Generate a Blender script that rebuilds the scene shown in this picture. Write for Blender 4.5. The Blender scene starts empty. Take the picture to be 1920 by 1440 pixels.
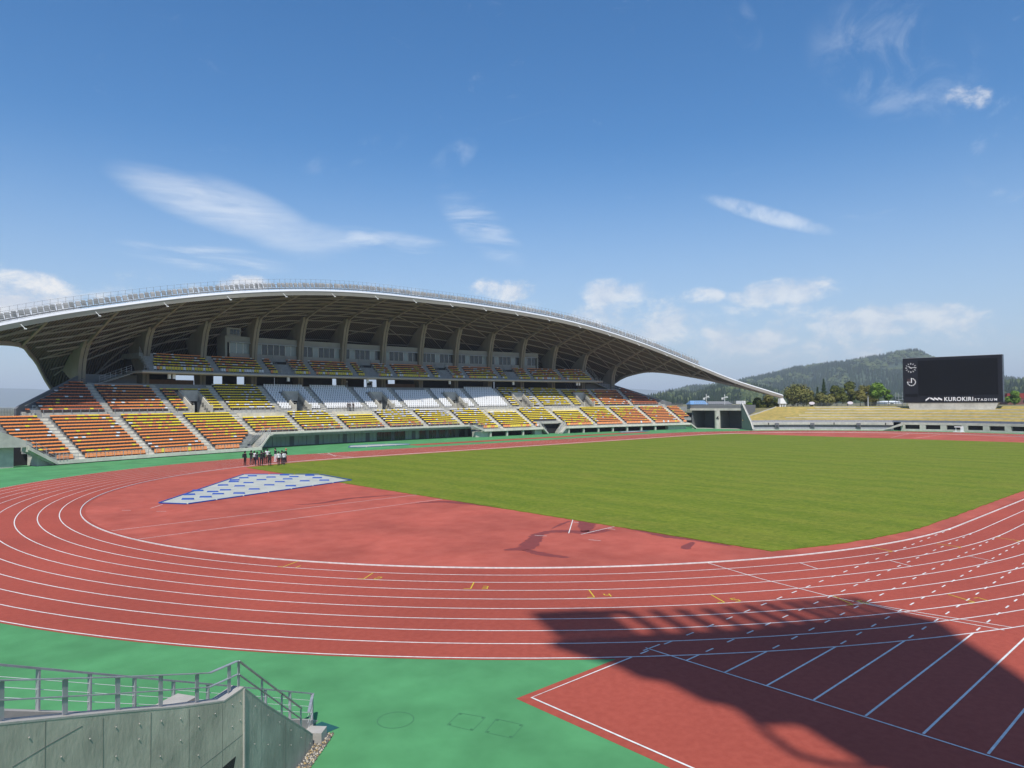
import bpy, bmesh, math, random
import numpy as np
from mathutils import Vector, Matrix

HAZE = 0.00018
random.seed(7); rng = np.random.default_rng(7)
scene = bpy.context.scene
COL = scene.collection
R_ = math.radians

# ------------------------------------------------------------------ camera
CAM = Vector((-46.774, -49.326, 7.386)); YAW = R_(47.5175); PIT = R_(1.5005); ROLL = R_(-0.4296)
Fw = Vector((math.cos(PIT)*math.cos(YAW), math.cos(PIT)*math.sin(YAW), math.sin(PIT)))
Rt = Vector((math.sin(YAW), -math.cos(YAW), 0)); Up = Rt.cross(Fw)
cx_ = Rt*math.cos(ROLL)+Up*math.sin(ROLL); cy_ = -Rt*math.sin(ROLL)+Up*math.cos(ROLL)
cam = bpy.data.cameras.new('camera'); camo = bpy.data.objects.new('camera', cam); COL.objects.link(camo)
M = Matrix.Identity(4)
for i in range(3):
    M[i][0] = cx_[i]; M[i][1] = cy_[i]; M[i][2] = -Fw[i]; M[i][3] = CAM[i]
camo.matrix_world = M
cam.sensor_width = 36; cam.lens = 1318.9*36/1920; cam.clip_start = 0.1; cam.clip_end = 60000
scene.camera = camo

# ------------------------------------------------------------------ light
SUN_AZ, SUN_EL = R_(-130), R_(57)
sun = bpy.data.lights.new('sun', 'SUN'); suno = bpy.data.objects.new('sun', sun); COL.objects.link(suno)
sun.energy = 4.1; sun.angle = R_(0.7); sun.color = (1.0, 0.965, 0.915)
SV = Vector((math.cos(SUN_EL)*math.cos(SUN_AZ), math.cos(SUN_EL)*math.sin(SUN_AZ), math.sin(SUN_EL)))
suno.rotation_euler = SV.to_track_quat('Z', 'Y').to_euler()
scene.view_settings.view_transform = 'Standard'; scene.view_settings.look = 'None'
scene.view_settings.exposure = 0.27; scene.view_settings.gamma = 1.0
scene.view_settings.use_curve_mapping = False
scene.render.engine = 'CYCLES'
scene.cycles.max_bounces = 6; scene.cycles.volume_bounces = 0

# ------------------------------------------------------------------ world: sky with clouds
world = bpy.data.worlds.new('World'); scene.world = world; world.use_nodes = True
wn = world.node_tree; wn.nodes.clear()
def wnode(t, **kw):
    n = wn.nodes.new(t)
    for k, v in kw.items(): setattr(n, k, v)
    return n
def wl(a, b): wn.links.new(a, b)
def wmath(op, a, b=None, c=None, clamp=False):
    n = wnode('ShaderNodeMath', operation=op); n.use_clamp = clamp
    for i, v in enumerate((a, b, c)):
        if v is None: continue
        if isinstance(v, (int, float)): n.inputs[i].default_value = v
        else: wl(v, n.inputs[i])
    return n.outputs[0]
def wrange(v, a, b, c=0.0, d=1.0, smooth=True):
    n = wnode('ShaderNodeMapRange'); n.interpolation_type = 'SMOOTHSTEP' if smooth else 'LINEAR'
    wl(v, n.inputs[0])
    for i, x in enumerate((a, b, c, d)): n.inputs[i+1].default_value = x
    return n.outputs[0]
def wmix(f, a, b):
    n = wnode('ShaderNodeMix', data_type='RGBA')
    if isinstance(f, float): n.inputs[0].default_value = f
    else: wl(f, n.inputs[0])
    for i, v in ((6, a), (7, b)):
        if isinstance(v, tuple): n.inputs[i].default_value = v
        else: wl(v, n.inputs[i])
    return n.outputs[2]
sky = wnode('ShaderNodeTexSky', sky_type='NISHITA'); sky.sun_disc = False
sky.sun_elevation = SUN_EL; sky.sun_rotation = math.pi/2-SUN_AZ
sky.altitude = 150; sky.air_density = 1.0; sky.dust_density = 0.7; sky.ozone_density = 3.6
tc = wnode('ShaderNodeTexCoord'); sep = wnode('ShaderNodeSeparateXYZ'); wl(tc.outputs['Generated'], sep.inputs[0])
DX, DY, DZ = sep.outputs
azi = wmath('ARCTAN2', DY, DX); ele = wmath('ARCSINE', DZ)
comb = wnode('ShaderNodeCombineXYZ'); wl(azi, comb.inputs[0]); wl(ele, comb.inputs[1])
def wnoise(vec, scale, detail=6, rough=0.55, dist=0.0, sx=1.0, sy=1.0, rot=0.0, off=(0, 0, 0)):
    mp = wnode('ShaderNodeMapping'); wl(vec, mp.inputs[0])
    mp.inputs['Scale'].default_value = (sx, sy, 1); mp.inputs['Rotation'].default_value = (0, 0, rot); mp.inputs['Location'].default_value = off
    n = wnode('ShaderNodeTexNoise'); wl(mp.outputs[0], n.inputs['Vector'])
    n.inputs['Scale'].default_value = scale; n.inputs['Detail'].default_value = detail
    n.inputs['Roughness'].default_value = rough; n.inputs['Distortion'].default_value = dist
    return n.outputs['Fac']
AE = comb.outputs[0]
def blob(a0, e0, ra, re_, rot=0.0, soft=0.0):
    """soft ellipse around one direction of the sky (degrees)"""
    da = wmath('SUBTRACT', azi, R_(a0)); de = wmath('SUBTRACT', ele, R_(e0))
    c, s = math.cos(R_(rot)), math.sin(R_(rot))
    u = wmath('DIVIDE', wmath('ADD', wmath('MULTIPLY', da, c), wmath('MULTIPLY', de, s)), R_(ra))
    v = wmath('DIVIDE', wmath('SUBTRACT', wmath('MULTIPLY', de, c), wmath('MULTIPLY', da, s)), R_(re_))
    r2 = wmath('ADD', wmath('MULTIPLY', u, u), wmath('MULTIPLY', v, v))
    return wrange(r2, 1.0, soft, 0.0, 1.0)
def wmax(*a):
    r = a[0]
    for x in a[1:]: r = wmath('MAXIMUM', r, x)
    return r
# cirrus: one long streak left of centre, a thin trail, faint wisps over the whole sky
streak = wnoise(AE, 26, 8, 0.62, 0.6, sx=0.28, sy=1.6, rot=R_(-13))
fine = wnoise(AE, 60, 6, 0.6, 0.4, sx=0.3, sy=1.5, rot=R_(-13), off=(3, 1, 0))
big = wmath('MULTIPLY', wmath('POWER', wmax(blob(70.3, 14.6, 8.2, 1.9, 14), wmath('MULTIPLY', blob(64.5, 13.0, 6.0, 1.4, 4), 0.6), wmath('MULTIPLY', blob(67.2, 14.0, 6.6, 2.1, 22), 0.8)), 0.9), wrange(wmath('ADD', wmath('MULTIPLY', streak, 0.7), wmath('MULTIPLY', fine, 0.3)), 0.16, 0.72))
tail = wmath('MULTIPLY', wmax(blob(57.5, 12.6, 7, 1.3, 6), blob(71, 10.9, 7, 1.2, 3), wmath('MULTIPLY', blob(50, 14, 5, 2.0, 40), 0.8)), wrange(streak, 0.4, 0.75, 0, 0.6))
trail = wmath('MULTIPLY', blob(27.4, 14.0, 5.6, 0.75, 20.5), wrange(wnoise(AE, 45, 7, 0.6, 0.3, off=(2, 7, 0)), 0.15, 0.75, 0, 0.62))
wisp_n = wnoise(AE, 7, 9, 0.68, 1.4, sx=1.0, sy=1.8, rot=R_(25), off=(1.7, 0.4, 0))
wisps = wmath('MULTIPLY', wrange(wisp_n, 0.60, 0.86, 0, 0.26), wrange(ele, R_(6), R_(14)))
wisps2 = wmath('MULTIPLY', wmax(blob(52.2, 19.3, 2.6, 1.2, -30), blob(29, 27.4, 2.6, 1.2, 60), blob(18.5, 23.0, 7, 4.2, 30), blob(60, 19.3, 5, 1.0, -20)), wrange(wnoise(AE, 16, 8, 0.65, 0.8, off=(5, 2, 0)), 0.40, 0.80, 0, 0.30))
cirrus = wmath('MAXIMUM', wmath('MAXIMUM', wmath('MULTIPLY', big, 0.66), tail), wmath('MAXIMUM', trail, wmath('MAXIMUM', wisps, wisps2)))
# cumulus low over the horizon, all the way round
cn = wnoise(AE, 21, 10, 0.64, 0.25, sx=0.8, sy=1.25, off=(0.3, 0.9, 0))
cl = wnoise(AE, 4.2, 3, 0.5, 0.0, sx=0.8, sy=1.2, off=(8.3, 2.1, 0))
shape = wmax(blob(83.0, 6.9, 5.4, 2.9, 0), wmath('MULTIPLY', blob(79.6, 5.8, 2.6, 1.5, 0), 0.9), blob(68.3, 9.2, 2.6, 0.9, 0), wmath('MULTIPLY', blob(48.3, 9.2, 3.4, 1.3, 0), 0.75), wmath('MULTIPLY', blob(39.7, 8.7, 2.8, 1.5, 0), 0.75), wmath('MULTIPLY', blob(38.2, 6.9, 3.0, 1.6, 0), 0.75), wmath('MULTIPLY', blob(35.2, 5.2, 2.6, 1.7, 0), 0.75),
             wmath('MULTIPLY', blob(32.4, 8.2, 2.4, 0.9, 0), 0.5), wmath('MULTIPLY', blob(26.0, 8.2, 5.4, 1.5, -4), 0.62), wmath('MULTIPLY', blob(29.5, 4.8, 4.2, 1.6, 6), 0.85), wmath('MULTIPLY', blob(18.5, 5.6, 7.0, 1.6, 2), 0.8), wmath('MULTIPLY', blob(25, 5.0, 16, 3.2, 2), 0.42), wmath('MULTIPLY', blob(37.5, 6.8, 6, 3.2, 0), 0.5), wmath('MULTIPLY', blob(14.2, 19.9, 1.9, 1.1, 10), 0.6))
band = wmath('MULTIPLY', wrange(ele, R_(1.0), R_(4.0)), wrange(ele, R_(11), R_(6)))
around = wmath('MULTIPLY', wrange(cl, 0.52, 0.72, 0, 0.7), band)
cover = wmath('MAXIMUM', shape, around)
cum = wrange(wmath('ADD', wmath('MULTIPLY', cover, 0.85), wmath('MULTIPLY', wmath('SUBTRACT', cn, 0.5), 3.2)), 0.02, 0.85)
cum = wmath('MULTIPLY', cum, wrange(cover, 0.0, 0.30))
shade = wrange(wmath('SUBTRACT', cn, wnoise(AE, 21, 6, 0.6, 0.25, sx=0.8, sy=1.25, off=(0.3+0.01, 0.9-0.012, 0))), -0.16, 0.16)
cum_col = wmix(shade, (5.0, 5.3, 5.9, 1), (7.4, 7.2, 6.9, 1))
veil = wmath('MULTIPLY', wrange(ele, R_(21), R_(1.0)), 0.62)
hs = wnode('ShaderNodeHueSaturation'); hs.inputs['Saturation'].default_value = 1.32; hs.inputs['Value'].default_value = 1.0; wl(sky.outputs[0], hs.inputs['Color'])
c1 = wmix(veil, hs.outputs[0], (3.5, 4.3, 5.5, 1))
c2 = wmix(cirrus, c1, (6.5, 6.8, 7.2, 1))
c3 = wmix(wmath('MULTIPLY', cum, wrange(azi, R_(30), R_(75), 0.62, 0.92)), c2, cum_col)
bg = wnode('ShaderNodeBackground'); wl(c3, bg.inputs[0]); bg.inputs[1].default_value = 0.122
wo = wnode('ShaderNodeOutputWorld'); wl(bg.outputs[0], wo.inputs[0])

# ------------------------------------------------------------------ materials
def srgb(r, g, b):
    f = lambda c: c/12.92 if c <= 0.04045 else ((c+0.055)/1.055)**2.4
    return (f(r/255), f(g/255), f(b/255))
MATS = {}
def mat(name, col, rough=0.7, var=0.0, scale=4.0, bump=0.0, bscale=20.0, metal=0.0, spec=0.4, col2=None, stretch=None, detail=6, low=0.35, high=0.65, big=0.0, bigscale=0.1):
    if name in MATS: return MATS[name]
    m = bpy.data.materials.new(name); m.use_nodes = True; nt = m.node_tree
    b = nt.nodes['Principled BSDF']; b.inputs['Roughness'].default_value = rough; b.inputs['Metallic'].default_value = metal
    b.inputs['Specular IOR Level'].default_value = spec
    geo = nt.nodes.new('ShaderNodeNewGeometry'); vec = geo.outputs['Position']
    if stretch:
        mp = nt.nodes.new('ShaderNodeMapping'); mp.inputs['Scale'].default_value = stretch; nt.links.new(vec, mp.inputs[0]); svec = mp.outputs[0]
    else: svec = vec
    c = (*col, 1)
    if col2 is None: col2 = tuple(x*(1-var) for x in col)
    if var > 0 or col2 != tuple(col):
        n = nt.nodes.new('ShaderNodeTexNoise'); n.inputs['Scale'].default_value = scale; n.inputs['Detail'].default_value = detail; n.inputs['Roughness'].default_value = 0.6
        nt.links.new(svec, n.inputs['Vector'])
        mr = nt.nodes.new('ShaderNodeMapRange'); nt.links.new(n.outputs['Fac'], mr.inputs[0]); mr.inputs[1].default_value = low; mr.inputs[2].default_value = high
        mx = nt.nodes.new('ShaderNodeMix'); mx.data_type = 'RGBA'; nt.links.new(mr.outputs[0], mx.inputs[0])
        mx.inputs[6].default_value = (*col2, 1); mx.inputs[7].default_value = c; out = mx.outputs[2]
        if big > 0:
            n2 = nt.nodes.new('ShaderNodeTexNoise'); n2.inputs['Scale'].default_value = bigscale; n2.inputs['Detail'].default_value = 4; nt.links.new(vec, n2.inputs['Vector'])
            mr2 = nt.nodes.new('ShaderNodeMapRange'); nt.links.new(n2.outputs['Fac'], mr2.inputs[0]); mr2.inputs[1].default_value = 0.35; mr2.inputs[2].default_value = 0.65; mr2.inputs[3].default_value = 1-big; mr2.inputs[4].default_value = 1+big*0.5
            vm = nt.nodes.new('ShaderNodeVectorMath'); vm.operation = 'SCALE'; nt.links.new(out, vm.inputs[0]); nt.links.new(mr2.outputs[0], vm.inputs['Scale']); out = vm.outputs[0]
        nt.links.new(out, b.inputs['Base Color'])
    else: b.inputs['Base Color'].default_value = c
    if bump > 0:
        n3 = nt.nodes.new('ShaderNodeTexNoise'); n3.inputs['Scale'].default_value = bscale; n3.inputs['Detail'].default_value = 5; nt.links.new(svec, n3.inputs['Vector'])
        bp = nt.nodes.new('ShaderNodeBump'); bp.inputs['Strength'].default_value = bump; bp.inputs['Distance'].default_value = 0.02
        nt.links.new(n3.outputs['Fac'], bp.inputs['Height']); nt.links.new(bp.outputs[0], b.inputs['Normal'])
    MATS[name] = m; return m

M_RED = mat('track_red', (0.365, 0.075, 0.047), 0.82, scale=5.0, col2=(0.315, 0.060, 0.037), bump=0.3, bscale=110, spec=0.25, big=0.13, bigscale=0.12)
M_REDI = mat('infield_red', (0.425, 0.101, 0.068), 0.85, scale=0.9, col2=(0.360, 0.076, 0.050), bump=0.2, bscale=140, spec=0.25, big=0.17, bigscale=0.2)
M_GREEN = mat('apron_green', (0.082, 0.275, 0.106), 0.85, scale=1.2, col2=(0.069, 0.240, 0.090), bump=0.25, bscale=110, spec=0.25, big=0.16, bigscale=0.35, detail=9)
M_LINE = mat('line_white', (0.76, 0.75, 0.70), 0.7, var=0.25, scale=5, big=0.1, bigscale=0.3)
M_YELLOW = mat('line_yellow', (0.62, 0.44, 0.03), 0.7, var=0.15, scale=6)
M_CONC = mat('concrete_pale', (0.54, 0.515, 0.44), 0.85, scale=1.6, col2=(0.46, 0.44, 0.38), bump=0.2, bscale=8, big=0.12, bigscale=0.4)
M_CONCD = mat('concrete_terrace', (0.33, 0.33, 0.31), 0.85, scale=2.0, col2=(0.27, 0.27, 0.255), bump=0.2, bscale=8)
M_FIN = mat('concrete_fin', (0.29, 0.255, 0.20), 0.85, scale=0.9, col2=(0.235, 0.205, 0.165), stretch=(1, 1, 0.25), bump=0.2, bscale=5)
M_CREAM = mat('concrete_cream_lit', (0.70, 0.66, 0.55), 0.85, scale=1.6, col2=(0.60, 0.565, 0.47), big=0.1, bigscale=0.4)  # concrete lightened for the sunlit slabs, platforms and lower aisles
M_EDGE = mat('roof_edge_paint', (0.60, 0.61, 0.61), 0.5, var=0.08, scale=1.0)
M_STEELW = mat('white_steel', (0.80, 0.80, 0.78), 0.45, var=0.06, scale=1.0)
M_FASC = mat('grey_fascia', (0.42, 0.39, 0.34), 0.6, var=0.08, scale=0.8)
M_BEAM = mat('roof_steel_taupe', (0.27, 0.23, 0.19), 0.6, var=0.12, scale=1.0)
M_GALV = mat('galvanised_steel', (0.42, 0.43, 0.44), 0.45, scale=5, col2=(0.30, 0.31, 0.32), metal=0.35, stretch=(1, 1, 0.4))
M_GALVD = mat('dark_galvanised', (0.20, 0.205, 0.21), 0.5, var=0.2, scale=4, metal=0.3)
M_DARK = mat('shade_and_print_black', (0.022, 0.020, 0.022), 0.8, var=0.2, scale=1)  # near-black put in for shade inside openings; also black lettering and joints
M_WALLG = mat('grey_cladding', (0.17, 0.175, 0.18), 0.6, var=0.12, scale=0.6)
M_BOOTH = mat('booth_panel', (0.31, 0.305, 0.28), 0.7, var=0.12, scale=0.7)
M_BROWN = mat('brown_board', (0.20, 0.105, 0.06), 0.7, var=0.2, scale=2)
M_GLASS = mat('dark_glass', (0.03, 0.036, 0.038), 0.08, spec=0.6)
M_GLASSG = mat('green_glass_sky', (0.34, 0.42, 0.395), 0.2, scale=0.6, col2=(0.28, 0.36, 0.335), spec=0.55)  # sky reflection put into the pale green base colour
M_GLASSL = mat('pale_glass', (0.28, 0.32, 0.325), 0.2, var=0.15, scale=0.5, spec=0.5)
M_ORANGE = mat('seat_orange', (0.92, 0.32, 0.085), 0.5, var=0.10, scale=3)
M_YEL = mat('seat_yellow', (0.92, 0.70, 0.035), 0.5, var=0.10, scale=3)
M_SWHITE = mat('seat_white', (0.85, 0.84, 0.81), 0.5, var=0.08, scale=3)
M_SRED = mat('seat_rust', (0.55, 0.15, 0.05), 0.5, var=0.12, scale=3)
M_SEATDK = mat('seat_dark', (0.055, 0.04, 0.035), 0.6, var=0.2, scale=4)  # dark lower front of seats, and bars between the white ones
M_BLUE = mat('tarp_blue', (0.02, 0.075, 0.33), 0.6, var=0.15, scale=3)
M_TARP = mat('tarp_grey', (0.45, 0.46, 0.40), 0.7, scale=0.7, col2=(0.36, 0.37, 0.33), bump=0.5, bscale=3)
M_WET = mat('wet_red', (0.22, 0.042, 0.030), 0.6, var=0.15, scale=2)
M_SCREEN = mat('led_screen', (0.006, 0.006, 0.008), 0.7, var=0.1, scale=2, spec=0.1)
M_SCRF = mat('screen_cladding', (0.014, 0.015, 0.022), 0.6, var=0.15, scale=0.5, spec=0.2)
M_SIGNW = mat('sign_white', (0.82, 0.82, 0.82), 0.5)
M_DRY = mat('dry_grass', (0.44, 0.31, 0.085), 0.95, scale=0.8, col2=(0.27, 0.225, 0.06), stretch=(1, 1, 2), bump=0.8, bscale=3, detail=9, big=0.15, bigscale=0.1)
M_EARTH = mat('ground_green', (0.10, 0.115, 0.05), 0.95, scale=0.05, col2=(0.16, 0.14, 0.08))
M_GRAVEL = mat('gravel_bed', (0.30, 0.24, 0.15), 0.9, var=0.5, scale=30)

# turf with mowing stripes
def turf():
    m = bpy.data.materials.new('pitch_turf'); m.use_nodes = True; nt = m.node_tree; L = nt.links
    b = nt.nodes['Principled BSDF']; b.inputs['Roughness'].default_value = 0.9; b.inputs['Specular IOR Level'].default_value = 0.2
    geo = nt.nodes.new('ShaderNodeNewGeometry')
    def noise(scale, detail, st, dist=0.0):
        mp = nt.nodes.new('ShaderNodeMapping'); mp.inputs['Scale'].default_value = st; L.new(geo.outputs['Position'], mp.inputs[0])
        n = nt.nodes.new('ShaderNodeTexNoise'); n.inputs['Scale'].default_value = scale; n.inputs['Detail'].default_value = detail; n.inputs['Roughness'].default_value = 0.65; n.inputs['Distortion'].default_value = dist
        L.new(mp.outputs[0], n.inputs['Vector']); return n.outputs['Fac']
    def rng_(v, a, b_, c=0, d=1):
        n = nt.nodes.new('ShaderNodeMapRange'); L.new(v, n.inputs[0])
        for i, x in enumerate((a, b_, c, d)): n.inputs[i+1].default_value = x
        return n.outputs[0]
    def mix(f, a, c):
        n = nt.nodes.new('ShaderNodeMix'); n.data_type = 'RGBA'; L.new(f, n.inputs[0])
        for i, v in ((6, a), (7, c)):
            if isinstance(v, tuple): n.inputs[i].default_value = (*v, 1)
            else: L.new(v, n.inputs[i])
        return n.outputs[2]
    sp = nt.nodes.new('ShaderNodeSeparateXYZ'); L.new(geo.outputs['Position'], sp.inputs[0])
    w = nt.nodes.new('ShaderNodeMath'); w.operation = 'SINE'
    a1 = nt.nodes.new('ShaderNodeMath'); a1.operation = 'MULTIPLY_ADD'; L.new(sp.outputs[0], a1.inputs[0]); a1.inputs[1].default_value = 1.35
    dn = noise(0.25, 4, (1, 0.4, 1)); a0 = nt.nodes.new('ShaderNodeMath'); a0.operation = 'MULTIPLY'; L.new(dn, a0.inputs[0]); a0.inputs[1].default_value = 3.0
    L.new(a0.outputs[0], a1.inputs[2]); L.new(a1.outputs[0], w.inputs[0])
    stripe = rng_(w.outputs[0], -1, 1)
    c = mix(stripe, (0.130, 0.178, 0.009), (0.185, 0.224, 0.016))
    c = mix(rng_(noise(1.0, 7, (1.8, 0.22, 1), 0.3), 0.40, 0.64, 0, 0.7), c, (0.098, 0.148, 0.006))
    c = mix(rng_(noise(0.22, 7, (1, 0.5, 1)), 0.46, 0.68, 0, 0.6), c, (0.21, 0.205, 0.026))
    c = mix(rng_(noise(0.5, 8, (1.6, 0.5, 1), 0.5), 0.50, 0.70, 0, 0.7), c, (0.072, 0.135, 0.004))
    c = mix(rng_(noise(6, 4, (1, 1, 1)), 0.3, 0.7, 0, 0.45), c, (0.062, 0.092, 0.004))
    c = mix(rng_(noise(3.2, 9, (1.3, 0.6, 1)), 0.46, 0.66, 0, 0.5), c, (0.235, 0.245, 0.035))
    c = mix(rng_(noise(1.7, 9, (0.7, 1.3, 1)), 0.52, 0.70, 0, 0.55), c, (0.060, 0.100, 0.004))
    L.new(c, b.inputs['Base Color'])
    bp = nt.nodes.new('ShaderNodeBump'); bp.inputs['Strength'].default_value = 0.8; bp.inputs['Distance'].default_value = 0.03
    L.new(noise(22, 3, (1, 1, 1)), bp.inputs['Height']); L.new(bp.outputs[0], b.inputs['Normal'])
    return m
M_TURF = turf()

# ------------------------------------------------------------------ mesh helpers
def world_of(o):
    m = Matrix.LocRotScale(o.location, o.rotation_euler, o.scale)
    return world_of(o.parent) @ o.matrix_parent_inverse @ m if o.parent else m
class MB:
    def __init__(self): self.v = []; self.f = []; self.m = []; self.mi = 0
    def add(self, vs, fs):
        o = len(self.v); self.v += [tuple(x) for x in vs]
        for f in fs: self.f.append(tuple(i+o for i in f)); self.m.append(self.mi)
    def hexa(self, p):   # 8 corners: bottom 0-3, top 4-7 (ccw from above)
        self.add(p, [(3, 2, 1, 0), (4, 5, 6, 7), (0, 1, 5, 4), (1, 2, 6, 5), (2, 3, 7, 6), (3, 0, 4, 7)])
    def box(self, c, s, rz=0.0):
        x, y, z = s[0]/2, s[1]/2, s[2]/2; ca, sa = math.cos(rz), math.sin(rz)
        P = []
        for dz in (-z, z):
            for dx, dy in ((-x, -y), (x, -y), (x, y), (-x, y)):
                P.append((c[0]+dx*ca-dy*sa, c[1]+dx*sa+dy*ca, c[2]+dz))
        self.hexa(P)
    def bar(self, a, b, w, h, up=(0, 0, 1)):
        a = Vector(a); b = Vector(b); d = (b-a)
        if d.length < 1e-6: return
        d.normalize(); u = Vector(up)
        s = d.cross(u)
        if s.length < 1e-4: s = d.cross(Vector((1, 0, 0)))
        s.normalize(); t = s.cross(d).normalized(); s *= w/2; t *= h/2
        self.hexa([a-s-t, a+s-t, b+s-t, b-s-t, a-s+t, a+s+t, b+s+t, b-s+t])
    def tube(self, pts, r, n=6):
        pts = [Vector(p) for p in pts]; rings = []
        for i, p in enumerate(pts):
            d = (pts[min(i+1, len(pts)-1)]-pts[max(i-1, 0)]).normalized()
            s = d.cross(Vector((0, 0, 1)))
            if s.length < 1e-3: s = d.cross(Vector((1, 0, 0)))
            s.normalize(); t = s.cross(d)
            rr = r[i] if isinstance(r, (list, tuple)) else r
            rings.append([p+(s*math.cos(a)+t*math.sin(a))*rr for a in [2*math.pi*j/n for j in range(n)]])
        vs = [v for ring in rings for v in ring]; fs = []
        for i in range(len(pts)-1):
            for j in range(n):
                k = (j+1) % n; fs.append((i*n+j, i*n+k, (i+1)*n+k, (i+1)*n+j))
        fs.append(tuple(range(n-1, -1, -1))); fs.append(tuple((len(pts)-1)*n+j for j in range(n)))
        self.add(vs, fs)
    def poly(self, pts, z=None):
        P = [(p[0], p[1], z if z is not None else p[2]) for p in pts]
        self.add(P, [tuple(range(len(P)))])
    def prism(self, pts, dirv):   # polygon (3D pts) extruded by dirv
        n = len(pts); d = Vector(dirv); A = [Vector(p) for p in pts]; B = [p+d for p in A]
        self.add(A+B, [tuple(range(n-1, -1, -1)), tuple(range(n, 2*n))]+[(i, (i+1) % n, n+(i+1) % n, n+i) for i in range(n)])
    def sweep(self, prof, frames, closed=False, caps=False):
        """prof: list of (a,b); frames: list of fn(a,b)->xyz"""
        n = len(prof); vs = [f(a, b) for f in frames for a, b in prof]; fs = []
        m = n if closed else n-1
        for i in range(len(frames)-1):
            for j in range(m):
                k = (j+1) % n; fs.append((i*n+j, (i+1)*n+j, (i+1)*n+k, i*n+k))
        if caps and closed:
            fs.append(tuple(range(n))); fs.append(tuple((len(frames)-1)*n+j for j in range(n-1, -1, -1)))
        self.add(vs, fs)
    def build(self, name, mats, parent=None, smooth=False, loc=None, local=False):
        me = bpy.data.meshes.new(name)
        me.from_pydata(self.v, [], self.f); me.validate(clean_customdata=False)
        if not isinstance(mats, (list, tuple)): mats = [mats]
        for m in mats: me.materials.append(m)
        if len(mats) > 1 and len(me.polygons) == len(self.m): me.polygons.foreach_set('material_index', self.m)
        if smooth: me.polygons.foreach_set('use_smooth', [True]*len(me.polygons))
        me.update()
        o = bpy.data.objects.new(name, me); COL.objects.link(o)
        if parent is not None:
            o.parent = parent
            if not local: o.matrix_parent_inverse = world_of(parent).inverted()
        if loc is not None: o.location = loc
        return o
def tag(o, label=None, cat=None, group=None, kind=None):
    if label: o['label'] = label
    if cat: o['category'] = cat
    if group: o['group'] = group
    if kind: o['kind'] = kind
    return o
def empty(name, loc, label=None, cat=None, group=None, rz=0.0):
    o = bpy.data.objects.new(name, None); COL.objects.link(o); o.location = loc; o.rotation_euler = (0, 0, rz)
    o.empty_display_size = 0.5
    return tag(o, label, cat, group)
def fixn(o):
    bm = bmesh.new(); bm.from_mesh(o.data); bmesh.ops.recalc_face_normals(bm, faces=bm.faces); bm.to_mesh(o.data); bm.free(); return o
# ------------------------------------------------------------------ ground, track, pitch
LX = 84.39; R0 = 36.5; LW = 1.22
def oval(r, n=96):
    P = []
    for i in range(n+1):
        a = math.pi/2+math.pi*i/n; P.append((r*math.cos(a), r*math.sin(a)))
    for i in range(n+1):
        a = -math.pi/2+math.pi*i/n; P.append((LX+r*math.cos(a), r*math.sin(a)))
    return P
def ring(mb, r1, r2, z):
    A = oval(r1); B = oval(r2); n = len(A)
    mb.add([(x, y, z) for x, y in A]+[(x, y, z) for x, y in B], [(i, n+i, n+(i+1) % n, (i+1) % n) for i in range(n)])
def strip(mb, pts, w, z):
    """flat painted line along a polyline"""
    n = len(pts); vs = []
    for i in range(n):
        a = pts[max(i-1, 0)]; b = pts[min(i+1, n-1)]; d = Vector((b[0]-a[0], b[1]-a[1])).normalized(); s = Vector((-d.y, d.x))*w/2
        vs += [(pts[i][0]+s.x, pts[i][1]+s.y, z), (pts[i][0]-s.x, pts[i][1]-s.y, z)]
    mb.add(vs, [(2*i, 2*i+1, 2*i+3, 2*i+2) for i in range(n-1)])
def up(o):
    me = o.data
    bm = bmesh.new(); bm.from_mesh(me)
    for f in bm.faces:
        f.normal_update()
        if f.normal.z < 0: f.normal_flip()
    bm.to_mesh(me); bm.free(); return o

b = MB(); b.poly([(-14000, -14000), (16000, -14000), (16000, 16000), (-14000, 16000)], -0.06)
ground = tag(up(b.build('ground', M_EARTH)), kind='structure')
b = MB(); b.poly([(-75, -75), (175, -75), (175, 30), (140, 62), (112, 80), (-30, 80), (-75, 60)], 0.0)
apron = tag(up(b.build('apron', M_GREEN)), kind='structure')
b = MB(); ring(b, 36.2, R0+9*LW+0.14, 0.005)
track = tag(up(b.build('running_track', M_RED)), kind='structure')
b = MB(); b.poly([(-34.76, -36.27), (-34.76, -47.75), (125, -47.75), (125, -36.27)], 0.0025)
up(b.build('sprint_extension', M_RED, track))
b = MB(); b.poly([(24, 52.4), (92, 52.4), (92, 56.0), (24, 56.0)], 0.003)
up(b.build('jump_runway', M_RED, track))
b = MB(); b.poly(oval(36.2), 0.003)
infield = tag(up(b.build('infield', M_REDI)), kind='structure')
GX0, GX1, GR = -14.1, 96.0, 35.25
P = []
a0 = math.acos(GX0/GR)
for i in range(17): a = a0-(a0-math.pi/2)*i/16; P.append((GR*math.cos(a), GR*math.sin(a)))
a1 = math.acos((GX1-LX)/GR)
for i in range(17): a = math.pi/2-(math.pi/2-a1)*i/16; P.append((LX+GR*math.cos(a), GR*math.sin(a)))
P = P+[(x, -y) for x, y in P[::-1]]
PR = []
for i in range(len(P)):     # slightly ragged mown edge
    p, q = Vector(P[i]), Vector(P[(i+1) % len(P)]); n = max(1, int((q-p).length/0.45))
    for j in range(n): w = p.lerp(q, j/n); PR.append((w.x+random.uniform(-.06, .06), w.y+random.uniform(-.06, .06)))
P = PR
b = MB(); b.prism([(x, y, 0.004) for x, y in P], (0, 0, 0.03))
pitch = tag(fixn(b.build('grass_pitch', M_TURF)), kind='structure')

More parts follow.
